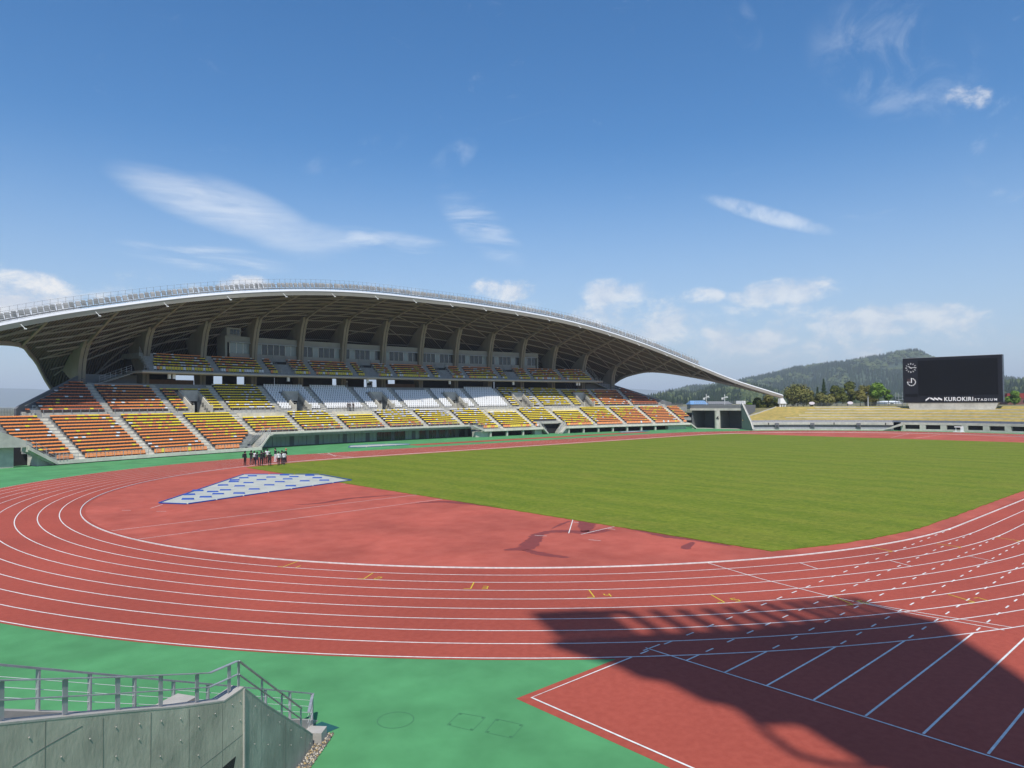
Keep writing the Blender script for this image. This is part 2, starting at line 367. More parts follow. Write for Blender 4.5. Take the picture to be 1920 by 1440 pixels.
for k in range(0, 10):
    b = MB()
    if k == 0:
        A = oval(R0-0.025, 128); B = oval(R0+0.025, 128); n = len(A); z0, z1 = 0.004, 0.055
        b.add([(x, y, z) for Q, z in ((A, z0), (A, z1), (B, z1), (B, z0)) for x, y in Q],
              [(q*n+i, q*n+(i+1) % n, (q+1)*n+(i+1) % n, (q+1)*n+i) for q in range(3) for i in range(n)])
        fixn(b.build('track_kerb', M_LINE, track))
    else:
        ring(b, R0+k*LW-0.028, R0+k*LW+0.028, 0.009); up(b.build('lane_line', M_LINE, track))
# straight lanes running into the bend: solid before the start line, dashed through the bend
for j in range(0, 10):
    y = -R0-LW*j; b = MB(); RO = R0+9*LW
    xo = -math.sqrt(max(RO*RO-y*y, 0)) if abs(y) < RO else 0
    if j > 0: strip(b, [(-29.5, y), (xo, y)], 0.055, 0.0075)
    xe = -0.5-1.5*j if j else -2
    x = xo+0.35
    rk = R0+j*LW
    while x < -math.sqrt(max((R0+(j)*LW)**2-y*y, 0))+0.0 or (j > 0 and x < -0.5) or (j == 0 and x < -0.5):
        if math.hypot(x, y) < rk+0.03: break
        strip(b, [(x, y), (x+0.40, y)], 0.055, 0.0105); x += 1.18
    if b.v: up(b.build('straight_lane_line', M_LINE, track))
marks = [([(-34.45, -47.6), (-34.45, -36.5), (-30.42, -36.5)], 0.055), ([(-29.5, -36.3), (-29.62, -47.5)], 0.05), ([(-29.75, -36.4), (-28.95, -36.42)], 0.05),
         ([(-18.45, -31.5), (-19.4, -34.6), (-20.0, -37.7), (-20.15, -40.4), (-19.95, -43.2)], 0.05), ([(-20.05, -38.6), (-19.8, -40.9), (-19.45, -43.3)], 0.05),
         ([(-15.5, -34.45), (-16.05, -35.5)], 0.05), ([(-12.1, -37.05), (-12.65, -38.15)], 0.05), ([(-8.55, -39.25), (-8.95, -40.35)], 0.05),
         ([(2.6, 36.6), (2.6, 47.5)], 0.12), ([(4.2, 47.4), (1.8, 40.5)], 0.10)]
for pts, w in marks:
    b = MB(); strip(b, pts, w, 0.012); up(b.build('painted_mark', M_LINE, track))
# yellow lane marks with their digits
def digit(mb, ch, x, y, ang, s, z):
    seg = {'1': 'bc', '2': 'abged', '3': 'abgcd', '4': 'fgbc', '5': 'afgcd', '6': 'afgedc', '7': 'abc', '8': 'abcdefg', '9': 'abcdfg'}[ch]
    G = {'a': ((0, 2), (1, 2)), 'b': ((1, 2), (1, 1)), 'c': ((1, 1), (1, 0)), 'd': ((0, 0), (1, 0)), 'e': ((0, 0), (0, 1)), 'f': ((0, 1), (0, 2)), 'g': ((0, 1), (1, 1))}
    c, sn = math.cos(ang), math.sin(ang)
    T = lambda p: (x+(p[0]-.5)*s*c-(p[1]-1)*s*sn, y+(p[0]-.5)*s*sn+(p[1]-1)*s*c)
    for q in seg: strip(mb, [T(G[q][0]), T(G[q][1])], 0.05, z)
ym = [((-31.8, -18.0), (-32.8, -18.6)), ((-30.45, -22.45), (-31.3, -23.1)), ((-28.3, -26.75), (-29.05, -27.45)), ((-25.8, -30.8), (-26.45, -31.65)), ((-23.0, -34.5), (-23.55, -35.4)), ((-19.85, -37.75), (-20.5, -38.75)), ((-16.55, -40.65), (-17.05, -41.65)),
      ((-9.6, -35.3), (-9.95, -36.4)), ((-6.4, -37.3), (-6.55, -38.4)), ((-2.4, -38.9), (-2.6, -40.0))]
for i, (p, q) in enumerate(ym):
    b = MB(); strip(b, [p, q], 0.05, 0.0125)
    d = Vector((q[0]-p[0], q[1]-p[1])).normalized(); t = Vector((-d.y, d.x))
    strip(b, [q, (q[0]-t.x*0.28, q[1]-t.y*0.28)], 0.05, 0.0128)
    if i < 7:
        c = Vector(q)+t*0.55-d*0.22
        digit(b, str(i+1), c.x, c.y, math.atan2(d.y, d.x)+math.pi/2, 0.20, 0.0125)
    up(b.build('lane_mark', M_YELLOW, track))
# throwing and jumping marks on the red half circle
dm = [[(-36.1, -2.6), (-12.6, -2.15)], [(-35.7, -6.6), (-12.4, -5.55)], [(-13.3, -0.2), (-13.0, -2.2), (-13.1, -4.2), (-13.75, -6.2)], [(-13.75, -6.2), (-13.3, -8.5), (-13.4, -14.4)],
      [(-13.2, -18.45), (-17.6, -22.1)], [(-17.35, -22.8), (-13.55, -22.5)], [(-19.4, -21.2), (-19.05, -21.8)], [(-18.2, -24.1), (-17.95, -24.75)], [(-14.7, -19.8), (-14.6, -20.15)], [(-14.9, -22.7), (-14.85, -23.2)],
      [(-14.65, 9.0), (-13.15, 9.3)], [(-33.5, 5.9), (-33.05, 5.45)], [(-31.9, 3.6), (-31.4, 3.1)], [(-31.75, 5.5), (-30.55, 6.9)]]
for pts in dm:
    b = MB(); strip(b, pts, 0.05 if len(pts) < 3 else 0.07, 0.0075); up(b.build('field_mark', M_LINE, infield))
dm2 = [[(100, 2), (119, 5)], [(100, -2.2), (119, -1.2)]]
for pts in dm2:
    b = MB(); strip(b, pts, 0.08, 0.0075); up(b.build('field_mark', M_LINE, infield))
# wet stains left on the red surface
def smooth_poly(P, it=2):
    for _ in range(it):
        Q = []
        for i in range(len(P)):
            a, c = P[i], P[(i+1) % len(P)]; Q += [(a[0]*.75+c[0]*.25, a[1]*.75+c[1]*.25), (a[0]*.25+c[0]*.75, a[1]*.25+c[1]*.75)]
        P = Q
    return [(x+random.uniform(-.05, .05), y+random.uniform(-.05, .05)) for x, y in P]
def ribbon(pts, ws): return ('ribbon', pts, ws)
def stain(P):
    b = MB()
    if P[0] != 'ribbon':
        Q_ = smooth_poly(P); c = (sum(x for x, y in Q_)/len(Q_), sum(y for x, y in Q_)/len(Q_), 0.0050); n = len(Q_)
        b.add([(x, y, 0.0050) for x, y in Q_]+[c], [(i, (i+1) % n, n) for i in range(n)])
    else:
        pts, ws = P[1], P[2]; N = 9*(len(pts)-1); C_ = []
        for q in range(N+1):
            t = q/N*(len(pts)-1); i = min(int(t), len(pts)-2); f = t-i; g = lambda j: Vector(pts[min(max(j, 0), len(pts)-1)])
            p0, p1, p2, p3 = g(i-1), g(i), g(i+1), g(i+2)
            C_.append((0.5*((2*p1)+(p2-p0)*f+(2*p0-5*p1+4*p2-p3)*f*f+(3*p1-p0-3*p2+p3)*f**3), ws[i]*(1-f)+ws[i+1]*f))
        vs = []
        for q, (p, w) in enumerate(C_):
            d = (C_[min(q+1, N)][0]-C_[max(q-1, 0)][0]).normalized(); s_ = Vector((-d.y, d.x))
            vs += [(*(p+s_*w*random.uniform(.75, 1.2)), 0.0050), (*(p-s_*w*random.uniform(.75, 1.2)), 0.0050)]
        b.add(vs, [(2*q, 2*q+1, 2*q+3, 2*q+2) for q in range(N)])
    return b
wets = [ribbon([(-23.2, -22.9), (-22.2, -23.3), (-21.3, -22.8), (-20.3, -22.1), (-19.3, -21.3), (-18.2, -21.0), (-17.3, -21.5), (-16.6, -22.6), (-15.2, -23.0)], [.12, .45, .5, .42, .38, .32, .4, .5, .25]),
        ribbon([(-16.6, -22.4), (-15.2, -21.3), (-14.2, -20.4), (-13.9, -19.7)], [.2, .5, .55, .2]), ribbon([(-17.2, -20.4), (-15.8, -19.8), (-14.6, -19.4)], [.05, .14, .1]),
        ribbon([(-22.4, -23.6), (-22.5, -24.6), (-22.4, -25.6), (-22.1, -26.3)], [.2, .3, .3, .12]),
        [(-16.67, -28.7), (-15.41, -28.3), (-14.5, -28.3), (-15.7, -29.0), (-16.63, -29.3)], ribbon([(-14.0, -23.2), (-14.15, -25), (-14.35, -26.5), (-14.15, -28.2), (-14.35, -30.3)], [.1, .33, .5, .3, .1]),
        ribbon([(-23.7, -0.4), (-21.8, -0.9), (-19, -0.2), (-16.5, -0.7), (-14.4, -1.4)], [.08, .28, .3, .22, .05]), ribbon([(-16.9, -6.1), (-15.0, -6.8), (-14.2, -9), (-13.75, -11), (-13.85, -15.1)], [.1, .5, .45, .5, .1])]
for P in wets:
    up(stain(P).build('wet_stain', M_WET, infield))
# service covers set in the green apron
b = MB(); cxy = (-37.6, -35.2)
c1 = [(cxy[0]+.42*math.cos(a), cxy[1]+.42*math.sin(a)) for a in np.linspace(0, 2*math.pi, 33)]
strip(b, c1, 0.025, 0.003); up(b.build('round_cover_joint', mat('joint_dark', (0.045, 0.165, 0.07), 0.8), apron))
for H in ([(-36.29, -35.94), (-35.99, -36.54), (-36.64, -36.85), (-36.87, -36.23)], [(-35.86, -36.78), (-35.61, -37.43), (-36.23, -37.72), (-36.48, -37.11)]):
    b = MB(); strip(b, H+[H[0]], 0.025, 0.003)
    for p in H: b.box((p[0]*.85+sum(q[0] for q in H)/4*.15, p[1]*.85+sum(q[1] for q in H)/4*.15, 0.004), (0.05, 0.05, 0.006))
    b.build('square_cover_joint', MATS['joint_dark'], apron)
# ------------------------------------------------------------------ grandstand
C0x, C0y, SD = 42.2, -181.073, 2.1625
def PP(rho, k, z):
    f = R_(k*SD); return Vector((C0x+rho*math.sin(f), C0y+rho*math.cos(f), z))
def dk(m, rho): return m/(rho*R_(SD))      # metres along the arc -> bays
def radial(k): f = R_(k*SD); return Vector((math.sin(f), math.cos(f), 0))
def tang(k): f = R_(k*SD); return Vector((math.cos(f), -math.sin(f), 0))
def sector(mb, r0, r1, z0, z1, k0, k1, n=None):
    n = n or max(1, int(abs(k1-k0)*2+0.99)); fr = []
    for i in range(n+1):
        k = k0+(k1-k0)*i/n; fr.append(lambda a, b_, k=k: PP(a, k, b_))
    mb.sweep([(r0, z0), (r1, z0), (r1, z1), (r0, z1)], fr, closed=True, caps=True)
def profsector(mb, prof, k0, k1, n=None):
    n = n or max(1, int(abs(k1-k0)*2+0.99))
    mb.sweep(prof, [(lambda a, b_, k=k0+(k1-k0)*i/n: PP(a, k, b_)) for i in range(n+1)], closed=True, caps=True)
STAND = empty('grandstand', PP(256, 0, 0), 'large curved grandstand with white arched roof, concrete fins and coloured seat rows', 'grandstand')
def part(mb, name, m, parent=None, fix=True, smooth=False):
    o = mb.build(name, m, parent or STAND, smooth=smooth)
    return fixn(o) if fix else o

LR, LZ, LT, LH = 245.6, 0.55, 0.77, 0.41          # lower tier: first tread, tread, rise
UR, UZ, UT, UH = 256.9, 6.40, 0.69, 0.45          # upper tier
BR, BZ, BT, BH = 261.7, 13.15, 0.63, 0.48         # balcony
WALK = 5.88
def kend(rho): return 7.62-(rho-257.2)/(266-257.2)*1.25     # slanting ends of the upper tier
def low_ranges(i):
    out = []
    ke = 7.85+min(i, 5)*0.06
    kl = -4.95+0.09*i if i < 5 else None
    if i < 5: out.append((-ke, kl))
    else: out.append((-8.15, 0.60))
    if i >= 3:
        a = 0.95-0.10*(i-3) if i < 6 else 0.60
        if i < 6: out += [(a, 2.70), (3.46, 7.70)]
        else: out[-1] = (-8.15, 8.0)
        if i == 5: out = [(-8.15, 0.70), (0.70, 2.66), (3.46, 7.75)]
    return out
b = MB()
for i in range(13):
    for k0, k1 in low_ranges(i):
        sector(b, LR+LT*i, LR+LT*(i+1)+0.01*i, max(LZ+LH*i-0.75, 0.0 if i < 3 else 0.9), LZ+LH*i, k0, k1)
part(b, 'lower_terrace', M_CONCD)
b = MB(); sector(b, LR+LT*13, UR+0.02, WALK-0.5, WALK, -8.2, 8.2); part(b, 'walkway', M_CONCD)
b = MB()
VOM = (-5, -3, -1, 1, 3, 5); VW = 0.155
def cut(k0, k1, gaps):
    segs = [(k0, k1)]
    for g0, g1 in gaps:
        new = []
        for a, c in segs:
            if g1 <= a or g0 >= c: new.append((a, c)); continue
            if g0 > a: new.append((a, g0))
            if g1 < c: new.append((g1, c))
        segs = new
    return segs
for j in range(10):
    ke = kend(UR+UT*j)
    for k0, k1 in cut(-ke, ke, [(v-VW, v+VW) for v in VOM] if j < 6 else []):
        sector(b, UR+UT*j, UR+UT*(j+1)+0.005*j, UZ+UH*j-0.8, UZ+UH*j, k0, k1)
part(b, 'upper_terrace', M_CONCD)
b = MB(); sector(b, UR+UT*10, 276, 10.2, 10.9, -6.5, 6.5); part(b, 'concourse', M_CONCD)
# pale front slabs of the three front sections
b = MB(); sector(b, LR-0.35, LR-0.01, 0.12, 0.56, -7.85, -4.62); part(b, 'front_slab', M_CREAM)
b = MB(); sector(b, LR+LT*5-0.55, LR+LT*5-0.02, 2.36, 2.70, -4.52, 0.62); part(b, 'front_slab', M_CREAM)
for k0, k1 in ((0.92, 2.72), (3.44, 7.72)):
    b = MB(); sector(b, LR+LT*3-0.55, LR+LT*3-0.02, 1.18, 1.66, k0, k1); part(b, 'front_slab', M_CREAM)
def ramp_slab(pts, r0, r1, m=M_CONC, name='stair_string'):
    """sloping slab: pts are (k, z bottom, z top) pairs"""
    b = MB()
    for (ka, za, zb), (kb, zc, zd) in zip(pts[:-1], pts[1:]):
        b.hexa([PP(r0, ka, za), PP(r0, kb, zc), PP(r1, kb, zc), PP(r1, ka, za), PP(r0, ka, zb), PP(r0, kb, zd), PP(r1, kb, zd), PP(r1, ka, zb)])
    return part(b, name, m)
ramp_slab([(-7.85, 0.10, 0.56), (-8.20, 2.10, 2.55)], 245.0, 245.5)
ramp_slab([(-4.62, 0.12, 0.56), (-4.56, 0.35, 0.80), (-4.40, 2.20, 2.55), (-4.33, 2.36, 2.70)], 246.2, 246.7)
ramp_slab([(0.60, 2.36, 2.70), (0.93, 1.18, 1.66)], 247.3, 247.8)
for s, (ka, kb) in ((1, (2.72, 2.86)), (-1, (3.44, 3.30)), (1, (7.72, 7.92))):
    ramp_slab([(ka, 1.18, 1.66), (kb, 0.0, 0.36)], 247.1, 247.9)
# stairs between terrace and ground: steps
def steps(ka, kb, za, zb, r0, r1, n, name='stair_flight', m=M_CONC):
    b = MB()
    for i in range(n):
        t0, t1 = i/n, (i+1)/n
        k0 = ka+(kb-ka)*t0; k1 = ka+(kb-ka)*t1; z = za+(zb-za)*t1
        sector(b, r0, r1, max(z-0.6, 0), z, min(k0, k1), max(k0, k1), 1)
    return part(b, name, m)
steps(-4.62, -4.36, 0.3, 2.6, 246.75, 248.6, 11)
steps(-7.86, -8.18, 0.5, 2.45, 245.55, 247.3, 11)
steps(2.90, 2.66, 0.2, 2.6, 248.0, 249.3, 9); steps(3.26, 3.50, 0.2, 2.6, 248.0, 249.3, 9)
# walls under the front sections
b = MB(); sector(b, LR+LT*3+0.25, LR+LT*3+1.5, 0.0, 1.18, 0.74, 1.14); part(b, 'plinth_wall', M_CONC)
b = MB(); sector(b, LR+LT*3+0.25, LR+LT*3+1.5, 0.0, 1.18, 7.0, 7.62); part(b, 'plinth_wall', M_CONC)
b = MB(); sector(b, LR+LT*3+0.25, LR+LT*3+1.5, 0.0, 1.18, 2.52, 2.74); part(b, 'plinth_wall', M_CONC)
b = MB(); sector(b, LR+LT*3+0.25, LR+LT*3+1.5, 0.0, 1.18, 3.42, 3.56); part(b, 'plinth_wall', M_CONC)
b = MB(); sector(b, 250.3, 250.5, 0.0, 1.2, 0.9, 7.3); part(b, 'dugout_back_wall', M_DARK)  # coloured near-black for the shade inside the dugouts
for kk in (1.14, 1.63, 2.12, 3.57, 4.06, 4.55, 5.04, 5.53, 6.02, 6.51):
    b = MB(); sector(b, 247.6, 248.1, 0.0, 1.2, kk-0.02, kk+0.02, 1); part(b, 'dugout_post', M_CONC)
b = MB(); sector(b, 250.9, 251.0, 0.0, 2.9, 2.6, 3.55); part(b, 'tunnel_back_wall', M_DARK)  # coloured near-black for the shade in the tunnel
b = MB(); sector(b, 249.6, 249.9, 2.45, 2.85, 2.62, 3.50); part(b, 'tunnel_lintel', M_CONC)
# glazed ground floor under the middle section
GRHO = 252.3
b = MB(); sector(b, GRHO+0.10, GRHO+0.4, 0, 2.5, -4.7, 0.95); part(b, 'ground_floor_wall', M_WALLG)
b = MB(); sector(b, LR+LT*5-0.5, GRHO+0.3, 2.22, 2.37, -4.52, 0.70); part(b, 'soffit', M_CONCD)
k = -4.66; w = dk(0.86, GRHO); n = 0
while k < 0.9:
    kind = M_GLASSG
    if -1.62 < k < -0.95 and n % 1 == 0: kind = M_GLASS
    if k > -0.55: kind = M_GLASS if n % 3 else M_WALLG
    if n % 13 == 12 or n % 13 == 5: kind = M_WALLG
    b = MB(); sector(b, GRHO+(0.02 if n % 2 else 0.0), GRHO+0.07, 0.06, 2.22, k+dk(0.03, GRHO), k+w-dk(0.03, GRHO), 1); part(b, 'glass_panel' if kind is not M_WALLG else 'wall_panel', kind)
    if n % 2 == 0:
        b = MB(); sector(b, GRHO-0.06, GRHO+0.04, 0.0, 2.22, k-dk(0.022, GRHO), k+dk(0.022, GRHO), 1); part(b, 'mullion', M_GALV if n % 4 else M_GALVD)
    k += w; n += 1
b = MB(); profsector(b, [(246.7, 0), (GRHO+0.1, 0), (GRHO+0.1, 2.3), (251, 2.3)], -4.72, -4.64, 1); part(b, 'side_wall', M_WALLG)
# pale platforms on top of some lower blocks, aisle stairs, vomitories
for kc in (-4, -2, 2, 4):
    b = MB(); sector(b, LR+LT*11, LR+LT*13+0.01, LZ+LH*11, WALK+0.02, kc-0.43, kc+0.43); part(b, 'platform', M_CREAM)
AISLES = [j-7.5 for j in range(16)]
for ka in AISLES:
    lo = 0 if ka < -4.6 else (5 if ka < 0.9 else (5 if 2.6 < ka < 3.52 else 3))
    b = MB()
    for i in range(lo, 13):
        r = LR+LT*i; z = LZ+LH*i; h = dk(0.52, r)
        sector(b, r-0.01, r+LT, z-0.1, z+0.012, ka-h, ka+h, 1); sector(b, r+LT*0.5, r+LT+0.01, z, z+LH*0.5, ka-h, ka+h, 1)
    part(b, 'aisle_stair', M_CREAM)
    if abs(ka) < 7:
        b = MB()
        for j in range(10):
            r = UR+UT*j; z = UZ+UH*j; h = dk(0.5, r)
            sector(b, r-0.01, r+UT, z-0.1, z+0.012, ka-h, ka+h, 1); sector(b, r+UT*0.5, r+UT+0.01, z, z+UH*0.5, ka-h, ka+h, 1)
        sector(b, UR-0.55, UR-0.01, WALK-0.2, WALK+0.26, ka-h, ka+h, 1)
        part(b, 'aisle_stair', M_CONC)
for v in VOM:
    e = empty('vomitory', PP(257, v, WALK)); e.parent = STAND; e.matrix_parent_inverse = world_of(STAND).inverted()
    for s in (-1, 1):
        b = MB(); k0, k1 = sorted((v+s*VW, v+s*(VW+0.022)))
        pr = [(256.4, WALK-0.3), (261.2, WALK-0.3), (261.2, UZ+UH*6+0.75), (257.3, UZ+0.95), (256.4, UZ+0.95)]
        profsector(b, pr, k0, k1, 1); part(b, 'side_wall', M_CONC, e)
        b = MB(); b.tube([PP(256.4, v+s*(VW+0.01), UZ+1.25), PP(257.3, v+s*(VW+0.01), UZ+1.25), PP(261.2, v+s*(VW+0.01), UZ+UH*6+1.05)], 0.03)
        for rr, zz in ((256.5, UZ+0.95), (258.6, UZ+1.78), (261.1, UZ+UH*6+0.75)): b.bar(PP(rr, v+s*(VW+0.01), zz-0.1), PP(rr, v+s*(VW+0.01), zz+0.32), 0.05, 0.05)
        part(b, 'handrail', M_GALV, e)
    b = MB(); sector(b, 260.9, 261.2, UZ+1.6, UZ+UH*6+0.75, v-VW, v+VW, 1); part(b, 'lintel', M_CONC, e)
    b = MB(); sector(b, 261.6, 261.7, WALK-0.5, UZ+2.6, v-VW-.12, v+VW+.12, 1); part(b, 'passage_shade_panel', M_DARK, e)  # black panel in place of the shade inside the passage
    b = MB(); sector(b, 256.4, 261.6, WALK-0.4, WALK-0.02, v-VW, v+VW, 1); part(b, 'passage_floor', M_CONCD, e)
for k0, k1 in cut(-7.62, 7.62, [(v-VW-.02, v+VW+.02) for v in VOM]+[(a-dk(.5, 257), a+dk(.5, 257)) for a in AISLES]):
    b = MB(); sector(b, UR-0.14, UR, WALK, UZ+0.02, k0, k1); part(b, 'walkway_wall', M_CONC)
# railings
def railing(name, pts_fn, k0, k1, rho, z, h, step, rails=2, m=M_GALV, r=0.022):
    b = MB(); n = max(1, int(round((k1-k0)/dk(step, rho))))
    for q in range(rails):
        zz = z+h-q*h/(rails+0.6); b.tube([PP(rho, k0+(k1-k0)*i/n, zz) for i in range(n+1)], r, 5)
    for i in range(n+1): kx = k0+(k1-k0)*i/n; b.bar(PP(rho, kx, z-0.02), PP(rho, kx, z+h), 0.05, 0.05)
    return part(b, name, m)
for k0, k1 in cut(-7.82, -5.0, [(a-.06, a+.06) for a in AISLES]): railing('front_railing', None, k0, k1, LR-0.15, 0.56, 0.75, 1.25, 3)
for k0, k1 in cut(-4.3, 0.55, [(a-.06, a+.06) for a in AISLES]): railing('front_railing', None, k0, k1, LR+LT*5-0.2, 2.70, 0.72, 1.25, 3)
for k0, k1 in cut(1.0, 2.6, [])+[(3.6, 7.6)]: railing('front_railing', None, k0, k1, LR+LT*3-0.2, 1.66, 0.55, 1.25, 2)
for k0, k1 in cut(-7.6, 7.6, [(v-VW-.02, v+VW+.02) for v in VOM]+[(a-.06, a+.06) for a in AISLES]): railing('walkway_railing', None, k0, k1, UR-0.2, UZ, 0.45, 1.25, 1)
for kc in (-4, -2, 2, 4): railing('platform_railing', None, kc-0.42, kc+0.42, LR+LT*11+0.1, WALK, 0.85, 0.9, 3)
def slope_rail(pts, h, n, name='stair_railing', r=0.03):
    b = MB()
    for q in (1.0, 0.62, 0.28): b.tube([p+Vector((0, 0, h*q)) for p in pts], r, 5)
    for i in range(n+1):
        t = i/n*(len(pts)-1); a = int(min(t, len(pts)-2)); p = pts[a].lerp(pts[a+1], t-a); b.bar(p, p+Vector((0, 0, h)), 0.05, 0.05)
    return part(b, name, M_GALV)
slope_rail([PP(246.4, -4.66, 0.6), PP(246.4, -4.56, 0.8), PP(246.4, -4.38, 2.65)], 0.95, 9)
slope_rail([PP(248.4, -4.64, 0.6), PP(248.4, -4.36, 2.65)], 0.95, 7)
slope_rail([PP(245.2, -7.72, 0.56), PP(245.2, -7.86, 0.56), PP(245.2, -8.22, 2.6)], 0.95, 6)
slope_rail([PP(247.4, 0.62, 2.7), PP(247.4, 0.95, 1.66)], 0.8, 5)
slope_rail([PP(248.1, 2.88, 0.4), PP(248.1, 2.68, 2.3)], 0.9, 4); slope_rail([PP(248.1, 3.28, 0.4), PP(248.1, 3.48, 2.3)], 0.9, 4)
# slanting end parapets of the upper tier and the return walls
for s in (-1, 1):
    b = MB()
    A = [(256.4, 7.80, WALK-0.4, 7.05), (257.4, 7.72, WALK-0.4, 7.35), (266.2, 6.46, 10.2, 12.35)]
    for (r0, k0, z0, z1), (r1, k1, z2, z3) in zip(A[:-1], A[1:]):
        b.hexa([PP(r0, s*k0, z0), PP(r1, s*k1, z2), PP(r1, s*(k1+0.03), z2), PP(r0, s*(k0+0.03), z0), PP(r0, s*k0, z1), PP(r1, s*k1, z3), PP(r1, s*(k1+0.03), z3), PP(r0, s*(k0+0.03), z1)])
    part(b, 'end_parapet', M_WALLG)
    b = MB(); sector(b, 266.1, 266.4, 10.2, 12.35, *sorted((s*6.49, s*5.62))); part(b, 'return_wall', M_WALLG)
    b = MB(); b.tube([PP(257.2, s*7.66, UZ+1.0), PP(265.6, s*6.44, 11.7)], 0.035, 5); part(b, 'handrail', M_GALV)
    b = MB(); sector(b, 255.5, 257, WALK-1.2, WALK, *sorted((s*7.7, s*8.3))); part(b, 'end_landing', M_CONCD)
    # filled flank under the slanting end
    b = MB()
    for j in range(10):
        ke = kend(UR+UT*j); sector(b, UR+UT*j, UR+UT*(j+1), 4.5, UZ+UH*j-0.25, *sorted((s*(ke), s*(ke+0.14))), 1)
    part(b, 'flank_steps', M_CONC)
railing('end_fence', None, -8.6, -7.84, 256.6, WALK, 1.2, 0.18, 2, M_GALVD, 0.02)
railing('end_fence', None, 7.8, 8.25, 256.6, WALK, 1.0, 0.18, 2, M_GALVD, 0.02)
# concrete end block at the left with a near-black panel for the shaded gateway
b = MB(); b.prism([PP(246.0, -8.9, 6.0), PP(246.0, -8.12, 2.95), PP(246.0, -8.10, 2.38), PP(246.0, -8.9, 2.62)], radial(-8.4)*0.6); part(b, 'end_wall', M_CONC)
b = MB(); sector(b, 246.8, 247.4, 0.0, 2.55, -8.9, -8.29, 1); part(b, 'gate_pier', M_CONC)
b = MB(); sector(b, 249.0, 249.2, 0.0, 2.5, -8.32, -7.8, 1); part(b, 'gateway_shade_panel', M_DARK)
b = MB(); b.prism([PP(246.2, -8.03, 0), PP(246.2, -7.84, 0), PP(246.2, -7.86, 0.4), PP(246.2, -8.03, 1.35)], radial(-8)*2.5); part(b, 'gate_cheek', M_CONC)

# ---------------------------------------------------------------- seats
def seat_geo(kind):
    b = MB()
    if kind == 'white':
        b.mi = 0; b.hexa([(-.20, -.02, .22), (.20, -.02, .22), (.20, .10, .18), (-.20, .10, .18), (-.20, .12, .76), (.20, .12, .76), (.20, .18, .76), (-.20, .18, .76)])
        b.box((0, .12, .1), (.1, .1, .2))
        b.mi = 1; b.box((.26, .13, .34), (.09, .05, .45))
    elif kind == 'open':
        b.mi = 0; b.hexa([(-.215, .0, .16), (.215, .0, .16), (.215, .14, .16), (-.215, .14, .16), (-.20, .11, .66), (.20, .11, .66), (.20, .17, .66), (-.20, .17, .66)])
        b.mi = 1; b.box((0, .12, .08), (.30, .08, .16))
    else:
        b.mi = 0; b.hexa([(-.235, .06, .475), (.235, .06, .475), (.235, .22, .475), (-.235, .22, .475), (-.235, .10, .60), (.235, .10, .60), (.235, .33, .635), (-.235, .33, .635)])
        b.mi = 1; b.hexa([(-.225, .0, .12), (.225, .0, .12), (.225, .16, .12), (-.225, .16, .12), (-.225, .085, .472), (.225, .085, .472), (.225, .19, .472), (-.225, .19, .472)])
    return b
SG = {q: seat_geo(q) for q in ('white', 'open', 'std')}
SCOL = [M_ORANGE, M_YEL, M_SWHITE, M_SRED]
def pick(t, i, k):
    """seat colour by place: rust and orange at the ends and in front, yellow inside, white in the middle"""
    u = random.random(); a = abs(k)
    if t == 'low':
        lo = 0 if k < -4.5 else (5 if k < 0.7 else 3); h = i/12.0; hh = max(0, (i-lo)/(12.0-lo))
        warm = (1-hh)*1.10+max(0, (a-3.2)/4.2)*1.25-0.50+(0.08 if k < 0 else 0.0)
        if u < 0.10: return random.choice((1, 1, 2))
        if warm > 0.64+random.uniform(-.36, .36): return 0
        cool = (h-.62)*1.9*max(0, 1-a/4.6)
        if cool > random.uniform(.05, .75): return 2
        return 1
    if t == 'up':
        if u < 0.09: return random.choice((1, 2, 2))
        if a > 6.4+random.uniform(-.3, .3): return 3
        if a > 5.3+random.uniform(-.6, .5): return 0
        if a < 4.2 and u < 0.35: return 2
        return 1
    if i == 0: return 1 if u < .62 else (2 if u < .85 else 0)
    if u < .14: return 2
    return 0 if u < .14+.17*i else 1
SEATS = []   # (world position, k, kind, colour)
def row(t, i, rho, z, k0, k1, gaps, space=0.50, kind='std'):
    for a, c in cut(k0, k1, gaps):
        L = (c-a)/dk(1, rho); n = int((L-0.1)/space)
        if n < 1: continue
        for q in range(n):
            k = (a+c)/2+dk((q-(n-1)/2)*space, rho)
            SEATS.append((PP(rho+0.42, k, z), k, kind, pick(t, i, k)))
for i in range(13):
    for k0, k1 in low_ranges(i):
        gaps = [(a-dk(.56, 250), a+dk(.56, 250)) for a in AISLES]
        if i >= 11: gaps += [(c-.44, c+.44) for c in (-4, -2, 2, 4)]
        if i >= 11: pass
        row('low', i, LR+LT*i, LZ+LH*i, k0+.02, k1-.02, gaps, 0.50, 'open' if (i == 0 or (i == 3 and k0 > 0.5)) else 'std')
for j in range(10):
    ke = kend(UR+UT*j); gaps = [(a-dk(.54, 260), a+dk(.54, 260)) for a in AISLES]+([(v-VW-.04, v+VW+.04) for v in VOM] if j < 7 else [])
    for c0 in range(-8, 8):
        k0, k1 = max(c0+0.5-1, -ke), min(c0+0.5, ke)
        if k1 <= k0: continue
        cen = (c0)
        if j >= 9 and abs(cen) in (1, 5, 6): continue
        if j >= 8 and cen in (0, -5): continue
        wh = -3.6 < (k0+k1)/2 < 2.6
        row('up', j, UR+UT*j, UZ+UH*j, k0, k1, gaps, 0.52 if wh else 0.50, 'white' if wh else 'std')
BGAPS = [(v-0.17, v+0.15) for v in (-3, -1, 1, 3)]+[(a-dk(.5, 263), a+dk(.5, 263)) for a in (-4.42, -3.42, -2.42, -1.42, -.42, .58, 1.58, 2.58, 3.58, 4.58)]
